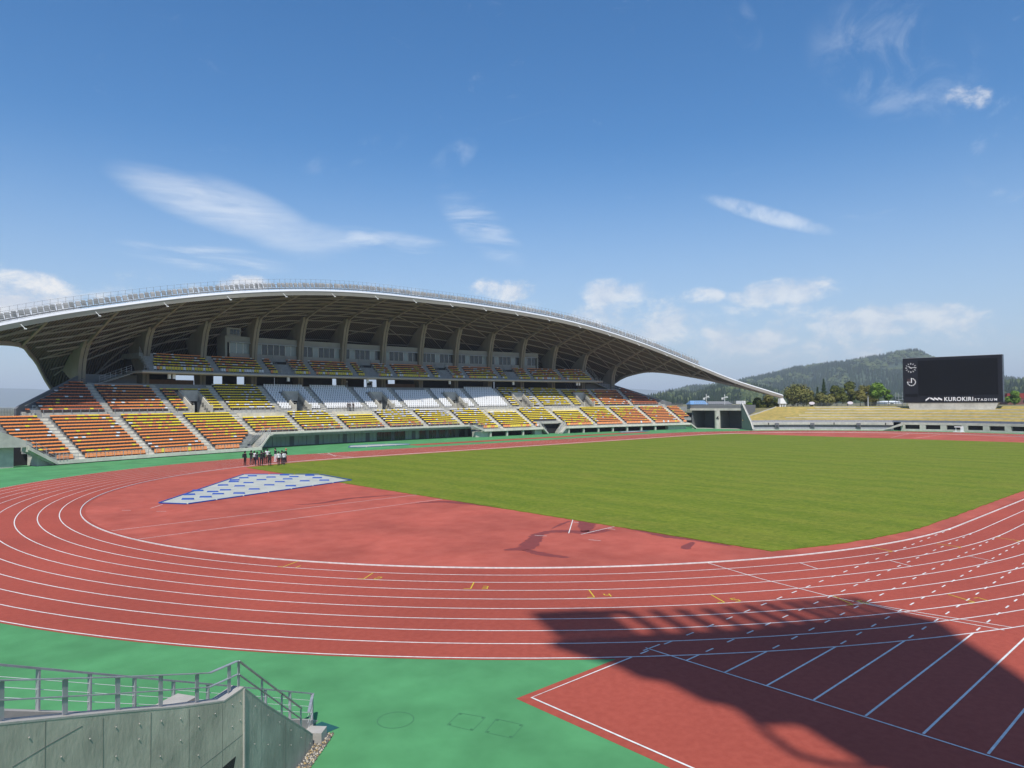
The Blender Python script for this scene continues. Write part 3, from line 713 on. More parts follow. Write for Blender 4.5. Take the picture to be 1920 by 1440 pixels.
for i in range(6):
    row('bal', i, BR+BT*i, BZ+BH*i, -5.55+.03*i, 5.55-.03*i, BGAPS, 0.50, 'open' if i == 0 else 'std')
SEATS = [(p, k, 'std' if kd != 'white' else kd, 2 if kd == 'white' else c) if kd != 'open' else (p, k, kd, c) for p, k, kd, c in SEATS]
SEATS.sort(key=lambda s: (s[0]-CAM).length)
smesh = {}
def seat_mesh(kd, c):
    if (kd, c) not in smesh:
        o = SG[kd].build('seat_source', [SCOL[c], M_SEATDK]); smesh[(kd, c)] = o.data; bpy.data.objects.remove(o)
        smesh[(kd, c)].name = 'seat'
    return smesh[(kd, c)]
inv = world_of(STAND).inverted()
for p, k, kd, c in SEATS[:300]:
    o = bpy.data.objects.new('seat', seat_mesh(kd, c)); COL.objects.link(o); o.parent = STAND; o.matrix_parent_inverse = inv
    o.location = p; o.rotation_euler = (0, 0, -R_(k*SD))
# remaining seats as one part
V = []; F_ = []; MI = []; off = 0
for p, k, kd, c in SEATS[300:]:
    g = SG[kd]; f = R_(k*SD); ca, sa = math.cos(f), math.sin(f); gv = np.array(g.v)
    x = gv[:, 0]*ca+gv[:, 1]*sa+p.x; y = -gv[:, 0]*sa+gv[:, 1]*ca+p.y; z = gv[:, 2]+p.z
    V.append(np.stack([x, y, z], 1)); F_ += [tuple(q+off for q in ff) for ff in g.f]; MI += [(c if m == 0 else 4) for m in g.m]; off += len(gv)
me = bpy.data.meshes.new('seat_rows'); me.from_pydata(np.concatenate(V).tolist(), [], F_)
for m in SCOL+[M_SEATDK]: me.materials.append(m)
me.polygons.foreach_set('material_index', MI)
so = bpy.data.objects.new('seat_rows', me); COL.objects.link(so); so.parent = STAND; so.matrix_parent_inverse = inv; so['kind'] = 'stuff'

# ---------------------------------------------------------------- balcony and press booths
b = MB(); sector(b, 261.05, 266, 12.62, 12.98, -5.78, 5.78); part(b, 'balcony_slab', M_FASC)
b = MB()
b.tube([PP(261.0, -5.8+11.6*i/40, 12.78) for i in range(41)], 0.24, 8); part(b, 'balcony_edge_beam', M_FASC, smooth=True)
b = MB()
for i in range(6): sector(b, BR+BT*i, BR+BT*(i+1)+.01, BZ+BH*i-0.6, BZ+BH*i, -5.62, 5.62)
part(b, 'balcony_terrace', M_CONCD)
b = MB(); sector(b, 261.1, 261.2, 12.98, 13.05, -5.78, 5.78); part(b, 'balcony_upstand', M_FASC)
railing('balcony_railing', None, -5.75, 5.75, 261.2, 13.0, 0.75, 1.5, 2, M_GALV, 0.018)
b = MB(); sector(b, 265.45, 275, 15.2, 16.12, -5.62, 5.62); part(b, 'booth_floor', M_CONCD)
for v in (-3, -1, 1, 3):
    b = MB(); sector(b, 261.5, 265.3, 12.99, 13.02+0.05, v-0.16, v+0.14, 1)
    for i in range(5): sector(b, 263+.45*i, 263.5+.45*i, 13, 13.4+.45*i, v-.05, v+.14, 1)
    part(b, 'balcony_stair', M_WALLG)
    b = MB(); sector(b, 264.6, 264.7, 13.05, 15.6, v-0.15, v+0.13, 1); part(b, 'stair_well_shade_panel', M_DARK)  # black panel painted as the shade of the stair well
    for s in (-.16, .14):
        slope_rail([PP(261.6, v+s, 13.3), PP(262.6, v+s, 13.6), PP(265.2, v+s, 15.9)], 0.95, 5, 'balcony_stair_railing')
for s in (-1, 1):
    b = MB()
    for i in range(12): sector(b, 264.2, 266.0, 10.9+.155*i, 11.06+.155*i, *sorted((s*(6.28-.045*i), s*(6.23-.045*i))), 1)
    part(b, 'balcony_end_stair', M_CONCD)
    slope_rail([PP(264.2, s*6.3, 11.0), PP(264.2, s*5.8, 12.9)], 1.0, 6, 'balcony_end_railing')
    slope_rail([PP(261.6, s*5.68, 13.1), PP(265.3, s*5.62, 16.1)], 1.0, 6, 'balcony_end_railing')
# booths: one front per bay between the fins
for c in range(-4, 5):
    k0, k1 = max(c-0.5, -4.02)+0.06, min(c+0.5, 4.03)-0.06
    if k1-k0 < 0.1: continue
    e = empty('press_booth', PP(266, c, 16.1)); e.parent = STAND; e.matrix_parent_inverse = inv
    b = MB(); sector(b, 266.0, 266.3, 16.12, 16.95, k0, k1, 2); part(b, 'sill_wall', M_BOOTH, e)
    b = MB(); sector(b, 266.0, 266.3, 18.95, 20.15, k0-.05, k1+.05, 2); part(b, 'header_wall', M_BOOTH, e)
    b = MB(); sector(b, 265.7, 266.0, 18.9, 19.05, k0, k1, 2); part(b, 'sun_hood', M_GALV, e)
    b = MB(); sector(b, 268.5, 268.6, 16.1, 19.5, k0, k1, 1); part(b, 'room_back', M_DARK, e)  # near-black back stands in for the unlit room
    n = max(2, int(round((k1-k0)/dk(1.25, 266))))
    for i in range(n):
        ka, kb = k0+(k1-k0)*i/n, k0+(k1-k0)*(i+1)/n
        m = M_GLASS if (i+c) % 4 else M_GLASSL
        if c == -4: m = M_GLASSL
        if c == -3: m = M_GLASS if 1 <= i <= n-3 else M_GLASSL
        b = MB(); sector(b, 266.12, 266.16, 16.97, 18.9, ka+dk(.03, 266), kb-dk(.03, 266), 1); part(b, 'window_pane', m, e)
        b = MB(); sector(b, 266.04, 266.2, 16.95, 18.95, ka-dk(.03, 266), ka+dk(.03, 266), 1); part(b, 'window_mullion', M_STEELW, e)
b = MB(); sector(b, 266.3, 269.5, 19.9, 20.15, -4.02, 4.03); part(b, 'booth_roof', M_BOOTH)
b = MB(); sector(b, 266.4, 270, 20.15, 21.75, -4.0, -3.72, 1); part(b, 'commentary_box', M_BOOTH)
for q in range(3):
    b = MB(); sector(b, 266.30, 266.39, 20.5, 21.4, -3.93+.065*q, -3.88+.065*q, 1); part(b, 'commentary_window', M_GLASS)
for s in (-1, 1):
    b = MB(); sector(b, 266.0, 269, 16.1, 20.15, *sorted((s*4.05, s*4.01)), 1); part(b, 'booth_end_wall', M_BOOTH)
# concourse back: shaded rooms coloured near-black, with sky showing between them
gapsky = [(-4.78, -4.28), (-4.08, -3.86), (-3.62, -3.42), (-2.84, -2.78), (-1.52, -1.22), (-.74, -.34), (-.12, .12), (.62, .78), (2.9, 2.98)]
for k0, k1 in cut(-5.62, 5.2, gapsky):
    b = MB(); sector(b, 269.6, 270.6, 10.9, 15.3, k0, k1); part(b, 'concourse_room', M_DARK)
for k0, k1 in ((-5.55, -4.62), (-.42, .40)):
    b = MB(); sector(b, 266.4, 266.5, 10.9, 11.75, k0, k1); part(b, 'brown_board', M_BROWN)
# banners hung at the back of the concourse, read from behind
def text_mesh(txt, size, offset=0.0, spacing=1.0, extrude=0.01):
    cu = bpy.data.curves.new('lettering', 'FONT'); cu.body = txt; cu.size = size; cu.extrude = extrude; cu.align_x = 'CENTER'; cu.offset = offset; cu.space_character = spacing
    o = bpy.data.objects.new('tmp', cu); COL.objects.link(o)
    dg = bpy.context.evaluated_depsgraph_get(); dg.update(); me = bpy.data.meshes.new_from_object(o.evaluated_get(dg)); bpy.data.objects.remove(o)
    return me
for k, w, txt in ((-1.36, 2.3, 'ROKI'), (-.70, 1.5, None)):
    b = MB(); b.box((0, 0, 0), (w, 0.05, 1.35))
    o = part(b, 'back_banner', M_SIGNW); o.matrix_parent_inverse = inv; o.location = PP(268.0, k, 11.62); o.rotation_euler = (0, 0, -R_(k*SD))
    if txt:
        me = text_mesh(txt, 0.95, 0.02); me.materials.append(M_DARK)
        t = bpy.data.objects.new('back_banner_letters', me); COL.objects.link(t); t.parent = STAND; t.matrix_parent_inverse = inv
        t.location = PP(267.93, k, 11.30); t.rotation_euler = (math.pi/2, 0, -R_(k*SD)); t.scale = (-1, 1, 1)
    else:
        b = MB()
        for q in range(2): b.hexa([(-.6+.55*q, -.04, -.25), (-.15+.55*q, -.04, .0), (-.15+.55*q, 0, .0), (-.6+.55*q, 0, -.25), (-.6+.55*q, -.04, .2), (-.15+.55*q, -.04, .42), (-.15+.55*q, 0, .42), (-.6+.55*q, 0, .2)])
        o = part(b, 'back_banner_mark', M_DARK); o.matrix_parent_inverse = inv; o.location = PP(267.95, k, 11.6); o.rotation_euler = (0, 0, -R_(k*SD))
# ---------------------------------------------------------------- roof
KE = np.array([-10.7, -9.5, -8.5, -7.5, -6.5, -5.5, -4.5, -3.5, -2.5, -1.5, -.5, .5, 1.5, 2.5, 3.5, 4.5, 5.5, 6.5, 7.5, 8.5, 9.5, 10.7])
ZH = [7.9, 12.1, 15.8, 18.85, 21.35, 23.6, 25.35, 26.62, 27.45, 27.85, 28.0]; ZE = np.array(ZH+ZH[::-1])
RE = np.array([246, 251, 254.0, 254.8, 254.6, 253.4, 251.5, 250.3, 249.7, 249.6, 250.0, 250.0, 250.6, 251.0, 250.8, 250.8, 250.9, 250.8, 251.4, 251.2, 248.7, 243.0])
ZT = np.array([25.45, 25.15, 24.65, 23.7, 22.2, 20.35, 17.35, 14.6])       # fin tops at |k| = .5 ... 7.5
def crom(x, xs, ys):
    i = int(np.clip(np.searchsorted(xs, x)-1, 0, len(xs)-2)); x0, x1 = xs[i], xs[i+1]; h = x1-x0; t = (x-x0)/h
    def sl(j):
        if j <= 0: return (ys[1]-ys[0])/(xs[1]-xs[0])
        if j >= len(xs)-1: return (ys[-1]-ys[-2])/(xs[-1]-xs[-2])
        return (ys[j+1]-ys[j-1])/(xs[j+1]-xs[j-1])
    return (2*t**3-3*t**2+1)*ys[i]+(t**3-2*t**2+t)*h*sl(i)+(-2*t**3+3*t**2)*ys[i+1]+(t**3-t**2)*h*sl(i+1)
def edge(k): return crom(k, KE, RE), crom(k, KE, ZE)
TA = np.array([-.5, .5, 1.5, 2.5, 3.5, 4.5, 5.5, 6.5, 7.5, 8.5, 9.5, 10.7]); TZ = np.array([25.45, 25.45, 25.15, 24.65, 23.7, 22.2, 20.35, 17.35, 15.1, 11.7, 6.9, .9])
def fin_top(k): return 263.5, crom(abs(k), TA, TZ)
DK = np.array([6.45, 6.6, 6.85, 7.15, 7.5, 8.5, 9.5, 10.7]); DR = np.array([273.4, 272.6, 270.4, 266.8, 262, 256.3, 250.3, 243.0])
def ss(x, a, c): t = min(max((x-a)/(c-a), 0), 1); return t*t*(3-2*t)
def rho_low(k):
    a = abs(k); r = crom(a, DK, DR) if a >= 6.45 else 277-3.6*ss(a, 4.6, 6.45)
    return max(r, edge(k)[0]+0.12+max(0, 10.7-a)*0.55)
def full(k, n=60):
    """whole cross-section of the shell, front edge to back foot"""
    a = abs(k); re_, ze = edge(k); rt, zt = fin_top(k); w = ss(a, 4.6, 6.45); zl = 13.4-4.6*w-max(0, a-6.45)*2.6
    A = (re_, ze+0.25); B = (rt, zt+0.25); D = (277-3.4*w, zl); Cc = (270.3-1.5*ss(a, 5, 6.5), zt+0.25-(zt+0.25-zl)*(0.36-0.08*w))
    Q = [np.array(q) for q in (A, B, Cc, D)]; L = np.cumsum([0]+[np.hypot(*(Q[i+1]-Q[i])) for i in range(3)]); L = L/L[-1]
    rs = [q[0] for q in Q]; zs = [q[1] for q in Q]
    return [(crom(t, L, rs), crom(t, L, zs)) for t in np.linspace(0, 1, n)]
FC = {}
def at_d(k, d):
    """roof underside d metres behind the front edge"""
    kk = round(k, 4)
    if kk not in FC: F = full(kk); FC[kk] = (np.array([f[0] for f in F]), np.array([f[1] for f in F]))
    R, Z = FC[kk]; r = R[0]+d; return r, float(np.interp(r, R, Z))
def width(k): return rho_low(k)-edge(k)[0]
def low(k): return at_d(k, width(k))
def profile(k, n=18):
    W = width(k); return [at_d(k, W*t) for t in np.linspace(0, 1, n)], None
# deck material: dark stripes in the colour stand in for shaded corrugation
def deckmat():
    m = bpy.data.materials.new('roof_deck'); m.use_nodes = True; nt = m.node_tree; L = nt.links; bs = nt.nodes['Principled BSDF']; bs.inputs['Roughness'].default_value = 0.65
    uv = nt.nodes.new('ShaderNodeUVMap'); uv.uv_map = 'UVMap'; sp = nt.nodes.new('ShaderNodeSeparateXYZ'); L.new(uv.outputs[0], sp.inputs[0])
    mu = nt.nodes.new('ShaderNodeMath'); mu.operation = 'MULTIPLY'; L.new(sp.outputs[0], mu.inputs[0]); mu.inputs[1].default_value = 2*math.pi*22
    si = nt.nodes.new('ShaderNodeMath'); si.operation = 'SINE'; L.new(mu.outputs[0], si.inputs[0])
    mr = nt.nodes.new('ShaderNodeMapRange'); L.new(si.outputs[0], mr.inputs[0]); mr.inputs[1].default_value = -0.6; mr.inputs[2].default_value = 0.6
    mx = nt.nodes.new('ShaderNodeMix'); mx.data_type = 'RGBA'; L.new(mr.outputs[0], mx.inputs[0]); mx.inputs[6].default_value = (0.048, 0.037, 0.031, 1); mx.inputs[7].default_value = (0.135, 0.105, 0.085, 1)
    L.new(mx.outputs[2], bs.inputs['Base Color'])
    bp = nt.nodes.new('ShaderNodeBump'); bp.inputs['Strength'].default_value = 0.8; bp.inputs['Distance'].default_value = 0.1; L.new(si.outputs[0], bp.inputs['Height']); L.new(bp.outputs[0], bs.inputs['Normal'])
    return m
M_DECK = deckmat()
ROOF = empty('roof', PP(258, 0, 27)); ROOF.parent = STAND; ROOF.matrix_parent_inverse = inv
ks = np.concatenate([np.linspace(-10.65, -6.45, 30), np.linspace(-6.35, 6.35, 80), np.linspace(6.45, 10.65, 30)]); NS = 18
pv = []; pu = []; pf = []
for side in (0, 1):
    for k in ks:
        pr, _ = profile(k, NS)
        for s, (r, z) in enumerate(pr):
            pv.append(PP(r, k, z+(0.45 if side else 0))); pu.append((k, s/(NS-1)))
n = len(ks); o1 = n*NS
for i in range(n-1):
    for s in range(NS-1):
        q = (i*NS+s, i*NS+s+1, (i+1)*NS+s+1, (i+1)*NS+s); pf.append(q); pf.append(tuple(o1+x for x in q[::-1]))
    pf.append((i*NS+NS-1, o1+i*NS+NS-1, o1+(i+1)*NS+NS-1, (i+1)*NS+NS-1)); pf.append((i*NS, (i+1)*NS, o1+(i+1)*NS, o1+i*NS))
me = bpy.data.meshes.new('roof_deck'); me.from_pydata([tuple(v) for v in pv], [], pf); me.materials.append(M_DECK)
ul = me.uv_layers.new(name='UVMap'); idx = np.zeros(len(me.loops), dtype=int); me.loops.foreach_get('vertex_index', idx)
ul.data.foreach_set('uv', np.array(pu)[idx].ravel())
deck = bpy.data.objects.new('roof_deck', me); COL.objects.link(deck); deck.parent = ROOF; deck.matrix_parent_inverse = world_of(ROOF).inverted(); fixn(deck)
def rsweep(name, prof, k0, k1, n, m, fn=edge):
    b = MB()
    b.sweep(prof, [(lambda a, z, k=k0+(k1-k0)*i/n: PP(fn(k)[0]+a, k, fn(k)[1]+z)) for i in range(n+1)], closed=True, caps=True)
    return part(b, name, m, ROOF)
rsweep('fascia', [(-0.16, -0.06), (0.9, 0.22), (0.9, 0.66), (-0.34, 0.64)], -10.68, 10.68, 120, M_FASC)
rsweep('white_edge', [(-0.38, 0.645), (0.9, 0.665), (0.9, 1.0), (-0.10, 0.98)], -10.68, 10.68, 120, M_EDGE)
for s in (-1, 1):
    rsweep('arch_beam', [(-0.5, -0.30), (0.15, -0.35), (0.2, 0.35), (-0.5, 0.30)], s*6.46, s*10.66, 40, M_BEAM, low)
rsweep('back_beam', [(-0.3, -0.30), (0.3, -0.35), (0.3, 0.35), (-0.3, 0.30)], -6.44, 6.44, 50, M_BEAM, low)
def strut(name, k0, d0, k1, d1, w=0.15, h=0.24, dz=-0.25, n=4):
    P = []
    for i in range(n+1):
        k = k0+(k1-k0)*i/n; d = d0+(d1-d0)*i/n
        if d > width(k)-0.1: break
        r, z = at_d(k, d); P.append(PP(r, k, z+dz))
    if len(P) < 2: return
    b = MB()
    for a, c in zip(P[:-1], P[1:]): b.bar(a, c, w, h)
    part(b, name, M_BEAM, ROOF, fix=False)
FIND = 12.6
for kk in [x-9.5 for x in range(20)]:
    b = MB(); dm = (263.7-edge(kk)[0]) if abs(kk) < 7 else width(kk); N = 10; P = []
    for i in range(N+1):
        t = i/N; r, z = at_d(kk, dm*t); P.append((PP(r, kk, z), 0.30+0.45*t**2 if abs(kk) < 7 else 0.42))
    for (a, ha), (c, hc) in zip(P[:-1], P[1:]):
        T = tang(kk)*0.17; u = Vector((0, 0, 1))
        b.hexa([a-T-u*ha, a+T-u*ha, c+T-u*hc, c-T-u*hc, a-T+u*.05, a+T+u*.05, c+T+u*.05, c-T+u*.05])
    part(b, 'rib', M_BEAM, ROOF)
for d in (2.1, 4.2, 6.3, 8.4, 10.5, 12.8, 15.2, 17.8, 20.4):
    ks_ = [x/4 for x in range(-40, 41) if width(x/4) > d+0.15]
    P = [PP(at_d(k, d)[0], k, at_d(k, d)[1]-.25) for k in ks_]; b = MB()
    for a, c in zip(P[:-1], P[1:]): b.bar(a, c, .15, .24)
    part(b, 'purlin', M_BEAM, ROOF, fix=False)
for c in range(-9, 10):
    s = 1 if c >= 0 else -1; k0, k1 = c-.5*s, c+.5*s
    for d0, d1 in ((0.3, 4.2), (4.2, 10.5), (10.5, 15.2), (15.2, 20.4)): strut('brace', k0, d0, k1, d1, 0.13, 0.18, -0.3, 6)
# maintenance fence behind the floodlights
b = MB(); kk = np.arange(-9.3, 8.45, 0.105)
for k in kk:
    r, z = edge(k); b.bar(PP(r+1.0, k, z+0.9), PP(r+1.0, k, z+2.95), 0.03, 0.03)
for h in (2.92, 2.4): b.tube([PP(edge(k)[0]+1.0, k, edge(k)[1]+h) for k in kk], 0.011, 4)
part(b, 'roof_fence', M_GALVD, ROOF, fix=False)
b = MB(); b.tube([PP(edge(k)[0]+0.15, k, edge(k)[1]+1.22) for k in kk], 0.09, 5); b.tube([PP(edge(k)[0]+0.75, k, edge(k)[1]+1.95) for k in kk], 0.04, 5)
part(b, 'lamp_rail', M_GALVD, ROOF, fix=False)
for k in [x+0.15 for x in range(-9, 9)]:
    r, z = edge(k); b = MB(); b.bar(PP(r-.28, k, z+.3), PP(r-.75, k+.03, z-.25), 0.06, 0.06); b.box(tuple(PP(r-.8, k+.035, z-.3)), (.26, .2, .14), -R_(k*SD)); part(b, 'downlight', M_STEELW, ROOF)
# fins
for kf in [x-6.5 for x in range(14)]:
    rt, zt = fin_top(kf); T = tang(kf)*1.1; hgt = zt-10.5
    r1, z1 = at_d(kf, 270.6-edge(kf)[0]); r2, z2 = at_d(kf, 267.6-edge(kf)[0])
    pr = [(265.5, 10.4), (265.45, 10.5+hgt*.35), (265.1, 10.5+hgt*.62), (264.4, 10.5+hgt*.84), (263.4, zt)]
    pr += [(rt+1.2, zt-0.02), (r2, z2-0.05), (r1, z1-0.05), (r1*.55+268.0*.45, z1-(z1-10.5)*.28), (267.7, 10.5+(z1-10.5)*.35), (267.4, 10.4)]
    b = MB(); b.prism([PP(r, kf, z)-T*0.5 for r, z in pr], T); o = part(b, 'fin_column', M_FIN)
    b = MB()
    for (ra, za), (rb, zb) in zip(pr[:4], pr[1:5]): b.bar(PP(ra-.012, kf, za), PP(rb-.012, kf, zb), 0.07, 0.03, up=tuple(radial(kf)))
    part(b, 'column_joint', M_DARK, fix=False)
# speakers and small lamps under the balcony
for k in (-5.3, -5.22, -3.0, -1.15, 1.05, 2.95, 5.0, 5.08):
    b = MB(); b.box(tuple(PP(261.8, k, 12.15)), (0.42, 0.35, 0.8), -R_(k*SD)); b.bar(PP(261.8, k, 12.5), PP(261.8, k, 12.7), .08, .08); part(b, 'loudspeaker', M_STEELW)
# floodlights in a row on the roof edge: individual lamps
b = MB(); b.mi = 0
b.hexa([(-.27, -.10, .0), (.27, -.10, .0), (.27, .12, .08), (-.27, .12, .08), (-.27, .14, .80), (.27, .14, .80), (.27, .34, .80), (-.27, .34, .80)])
b.mi = 1
for q in range(3): b.box((0, -.075+.075*q, .19+.2*q), (.5, .03, .035))
for s in (-1, 1): b.bar((s*.29, .1, -.15), (s*.29, .16, .45), .04, .06)
b.box((0, .1, -.15), (.62, .1, .06))
src = b.build('floodlight', [mat('lamp_housing', (0.38, 0.375, 0.36), 0.5, var=.15, scale=2), M_GALVD])
fixn(src); lamp_me = src.data; bpy.data.objects.remove(src)
n = int((8.5+8.9)*12)
for i in range(n):
    k = -8.9+i/12.0+random.uniform(-.006, .006); r, z = edge(k)
    o = bpy.data.objects.new('floodlight', lamp_me); COL.objects.link(o); o.location = PP(r+0.15, k, z+1.38)
    sl = (edge(k+.1)[1]-edge(k-.1)[1])/(0.2*9.45)
    o.rotation_euler = (random.uniform(-.12, .18), math.atan(-sl)*0.6, -R_(k*SD)+random.uniform(-.3, .3))
    tag(o, 'grey box floodlight in the long row along the grandstand roof edge', 'floodlight', 'floodlights along the grandstand roof edge')
# tip block where the roof comes down
for s in (1, -1):
    k = s*10.66; r, z = edge(k); p = PP(r, k, 0)
    e = empty('roof_abutment', PP(r, k, 5.2), 'white concrete block on legs where the right roof tip comes down' if s > 0 else 'white concrete block on legs where the left roof tip comes down', 'abutment', rz=-R_(k*SD))
    b = MB(); b.hexa([(-.9, -.5, 1.3), (1.2, -.5, 1.3), (1.2, .6, 1.3), (-.9, .6, 1.3), (-.8, -.4, 2.7), (.15, -.4, 2.8), (.15, .5, 2.8), (-.8, .5, 2.7)]); fixn(b.build('cap_block', M_STEELW, e, local=True))
    for x in (-.65, .1, .9):
        b = MB(); b.hexa([(x-.11, -.2, -.6), (x+.11, -.2, -.6), (x+.11, .2, -.6), (x-.11, .2, -.6), (x-.18, -.25, 1.5), (x+.18, -.25, 1.5), (x+.18, .25, 1.5), (x-.18, .25, 1.5)]); fixn(b.build('leg', M_STEELW, e, local=True))
# ------------------------------------------------------------------ far end: wall, gate, lawn bank, screen
BX = LX
def Q(r, a, z): return Vector((BX+r*math.cos(R_(a)), r*math.sin(R_(a)), z))
def asec(mb, r0, r1, z0, z1, a0, a1, n=None):
    n = n or max(1, int(abs(a1-a0)/4+.99))
    mb.sweep([(r0, z0), (r1, z0), (r1, z1), (r0, z1)], [(lambda r, z, a=a0+(a1-a0)*i/n: Q(r, a, z)) for i in range(n+1)], closed=True, caps=True)
def wpart(b, name, m, parent): return fixn(b.build(name, m, parent))
FW = empty('field_wall', Q(51, 20, 0), 'low pale wall with grey metal bands round the far bend', 'wall')
for (r0, r1, z0, z1, m, nm) in ((51.0, 52.2, 0, .30, M_CONC, 'kerb_band'), (51.5, 52.2, .30, .72, M_GALV, 'metal_band'), (51.75, 52.2, .72, 1.25, M_WALLG, 'dark_band'), (51.55, 52.2, .98, 1.10, M_GALV, 'metal_rail'), (51.3, 52.2, 1.30, 1.92, M_CONC, 'pale_band'), (51.9, 52.3, 1.92, 2.45, M_GALV, 'top_band')):
    b = MB(); asec(b, r0, r1, z0, z1, 15, 51.8); wpart(b, nm, m, FW)
for a in (44, 34.5, 22.8):
    b = MB(); asec(b, 50.9, 51.5, .3, 1.75, a, a+1.0, 1)
    for i in range(4): asec(b, 50.6-.1*i+.3, 51.5, .3+.3*i, .36+.3*i, a+.15, a+.85, 1)
    wpart(b, 'wall_steps', M_GALVD, FW)
for a in (46.6, 29.3, 16.7):
    b = MB(); asec(b, 51.2, 51.3, 1.35, 1.85, a, a+.22, 1); wpart(b, 'drain_slot', M_DARK, FW)
DW = empty('dugout_wall', Q(51, -10, 0), 'pale concrete wall pierced by dark dugout openings below the screen', 'wall')
b = MB(); asec(b, 51, 52.5, 1.42, 1.95, -60, 13.2); wpart(b, 'top_band', M_CONC, DW)
b = MB(); asec(b, 51, 52.5, 0, .42, -60, 13.2); wpart(b, 'base_band', M_CONC, DW)
a = 12.2; cuts = []
while a > -58: cuts.append((a-3.35, a)); a -= 4.72
prev = 13.2
for a0, a1 in cuts:
    b = MB(); asec(b, 51, 52.5, .42, 1.42, a1, prev, 1); wpart(b, 'pier', M_CONC, DW); prev = a0
    b = MB(); asec(b, 51.9, 52.0, .42, 1.42, a0, a1, 1); wpart(b, 'opening_shade_panel', M_DARK, DW)  # black sheet standing in for the shade in each opening
b = MB(); asec(b, 51.6, 51.7, 2.0, 2.45, -60, 15)
for i in range(50): asec(b, 51.55, 51.75, 1.9, 2.5, 15-1.5*i, 15.12-1.5*i, 1)
wpart(b, 'rail_panels', mat('rail_bluegrey', (.16, .19, .24), .5, var=.2, scale=1), DW)
b = MB(); b.hexa([Q(50.2, 17.5, 0), Q(50.9, 17.5, 0), Q(50.9, 12.6, 1.3), Q(50.2, 12.6, 1.3), Q(50.2, 17.5, .15), Q(50.9, 17.5, .15), Q(50.9, 12.6, 1.95), Q(50.2, 12.6, 1.95)]); wpart(b, 'sloping_cheek', M_CONC, DW)
# small white measuring device standing on the track edge
b = MB(); c = Q(49.2, -.6, 0); b.box((c.x, c.y, 1.15), (.5, 1.7, .22), .05); b.box((c.x, c.y+.6, .55), (.12, .12, 1.1)); b.box((c.x, c.y-.6, .55), (.5, .5, 1.1)); b.box((c.x, c.y, .06), (1.0, 2.0, .12))
tag(fixn(b.build('track_trolley', M_STEELW)), 'white equipment trolley on the track in front of the dugout wall', 'trolley')

# lawn bank
def ztop(a): return 5.65
b = MB(); na, nr = 70, 14; vs = []
for i in range(na+1):
    for j in range(nr+1):
        t = j/nr; r = 52.2+15.5*t; am = min(51.6, math.degrees(math.asin(43.6/r))); a = am-(am+62)*i/na; zt = 5.65; z = 2.30+(zt-2.30)*t+random.uniform(-.05, .05)*(0 < j < nr)
        vs.append(Q(r, a, z))
b.add(vs, [(i*(nr+1)+j, i*(nr+1)+j+1, (i+1)*(nr+1)+j+1, (i+1)*(nr+1)+j) for i in range(na) for j in range(nr)])
bank = tag(up(b.build('lawn_bank', M_DRY, smooth=True)), kind='structure')
for j, r in enumerate((55.0, 57.8, 60.8, 63.8, 66.2)):
    t = (r-52.2)/15.5; b = MB(); n = 40; a0 = (41, 37, 35, 34, 32)[j]; a1 = -62 if j < 4 else 14
    fr = [(lambda rr, z, a=a0+(a1-a0)*i/n: Q(rr, a, 2.30+(ztop(a)-2.30)*t+z)) for i in range(n+1)]
    b.sweep([(r-.2, -.3), (r+.25, -.3), (r+.25, .13), (r-.2, .13)], fr, closed=True, caps=True); wpart(b, 'terrace_kerb', M_CONC, bank)
b = MB(); n = 14
b.sweep([(67.3, -.2), (67.8, -.2), (67.8, .16), (67.3, .16)], [(lambda rr, z, i=i: (lambda r: Q(r+(rr-67.55), min(51.6, math.degrees(math.asin(43.6/r))), 2.30+3.35*(r-52.2)/15.5+z))(53.5+14.0*i/n)) for i in range(n+1)], closed=True, caps=True); wpart(b, 'crest_kerb', M_CONC, bank)
b = MB(); vs = []
for i in range(41):
    a = 40.2-102*i/40
    vs += [Q(67.6, a, ztop(a)-.04), Q(72, a, 5.4), Q(330, a, 5.4)]
b.add(vs, [(i*3+j, i*3+j+1, i*3+j+4, i*3+j+3) for i in range(40) for j in range(2)])
tag(up(b.build('plateau', mat('plateau_ground', (.20, .17, .08), .95, scale=.2, col2=(.13, .13, .06)))), kind='structure')

b = MB(); b.add([(118, 43.7, 2.2), (136, 43.7, 5.35), (136, 62, 5.35), (128.7, 62, 5.0), (128.7, 46.3, 4.6), (120.4, 44.9, 3.0)], [(0, 1, 4, 5), (1, 2, 3, 4)]); b.poly([(136, 43.7, 5.35), (330, 150, 5.35), (250, 260, 5.35), (136, 62, 5.35)])
tag(up(b.build('plateau', MATS['plateau_ground'])), kind='structure')
# gate 4
GA, GB = Vector((118.2, 58.3, 0)), Vector((120.2, 44.9, 0)); gd = (GB-GA).normalized(); gn = Vector((gd.y, -gd.x, 0))
if gn.x < 0: gn = -gn
GT = empty('gate_passage', tuple((GA+GB)/2), 'concrete gateway numbered 4 between the grandstand and the lawn bank', 'gateway')
def gbox(s0, s1, d0, d1, z0, z1, name, m):
    b = MB(); P4 = [GA+gd*s0+gn*d0, GA+gd*s1+gn*d0, GA+gd*s1+gn*d1, GA+gd*s0+gn*d1]
    b.hexa([p+Vector((0, 0, z0)) for p in P4]+[p+Vector((0, 0, z1)) for p in P4]); return wpart(b, name, m, GT)
GL = (GB-GA).length
gbox(-.8, GL, 0, .6, 4.85, 5.42, 'pale_lintel', M_CONC); gbox(-.8, GL+.3, .25, 9, 5.43, 6.25, 'deck_beam', M_WALLG)
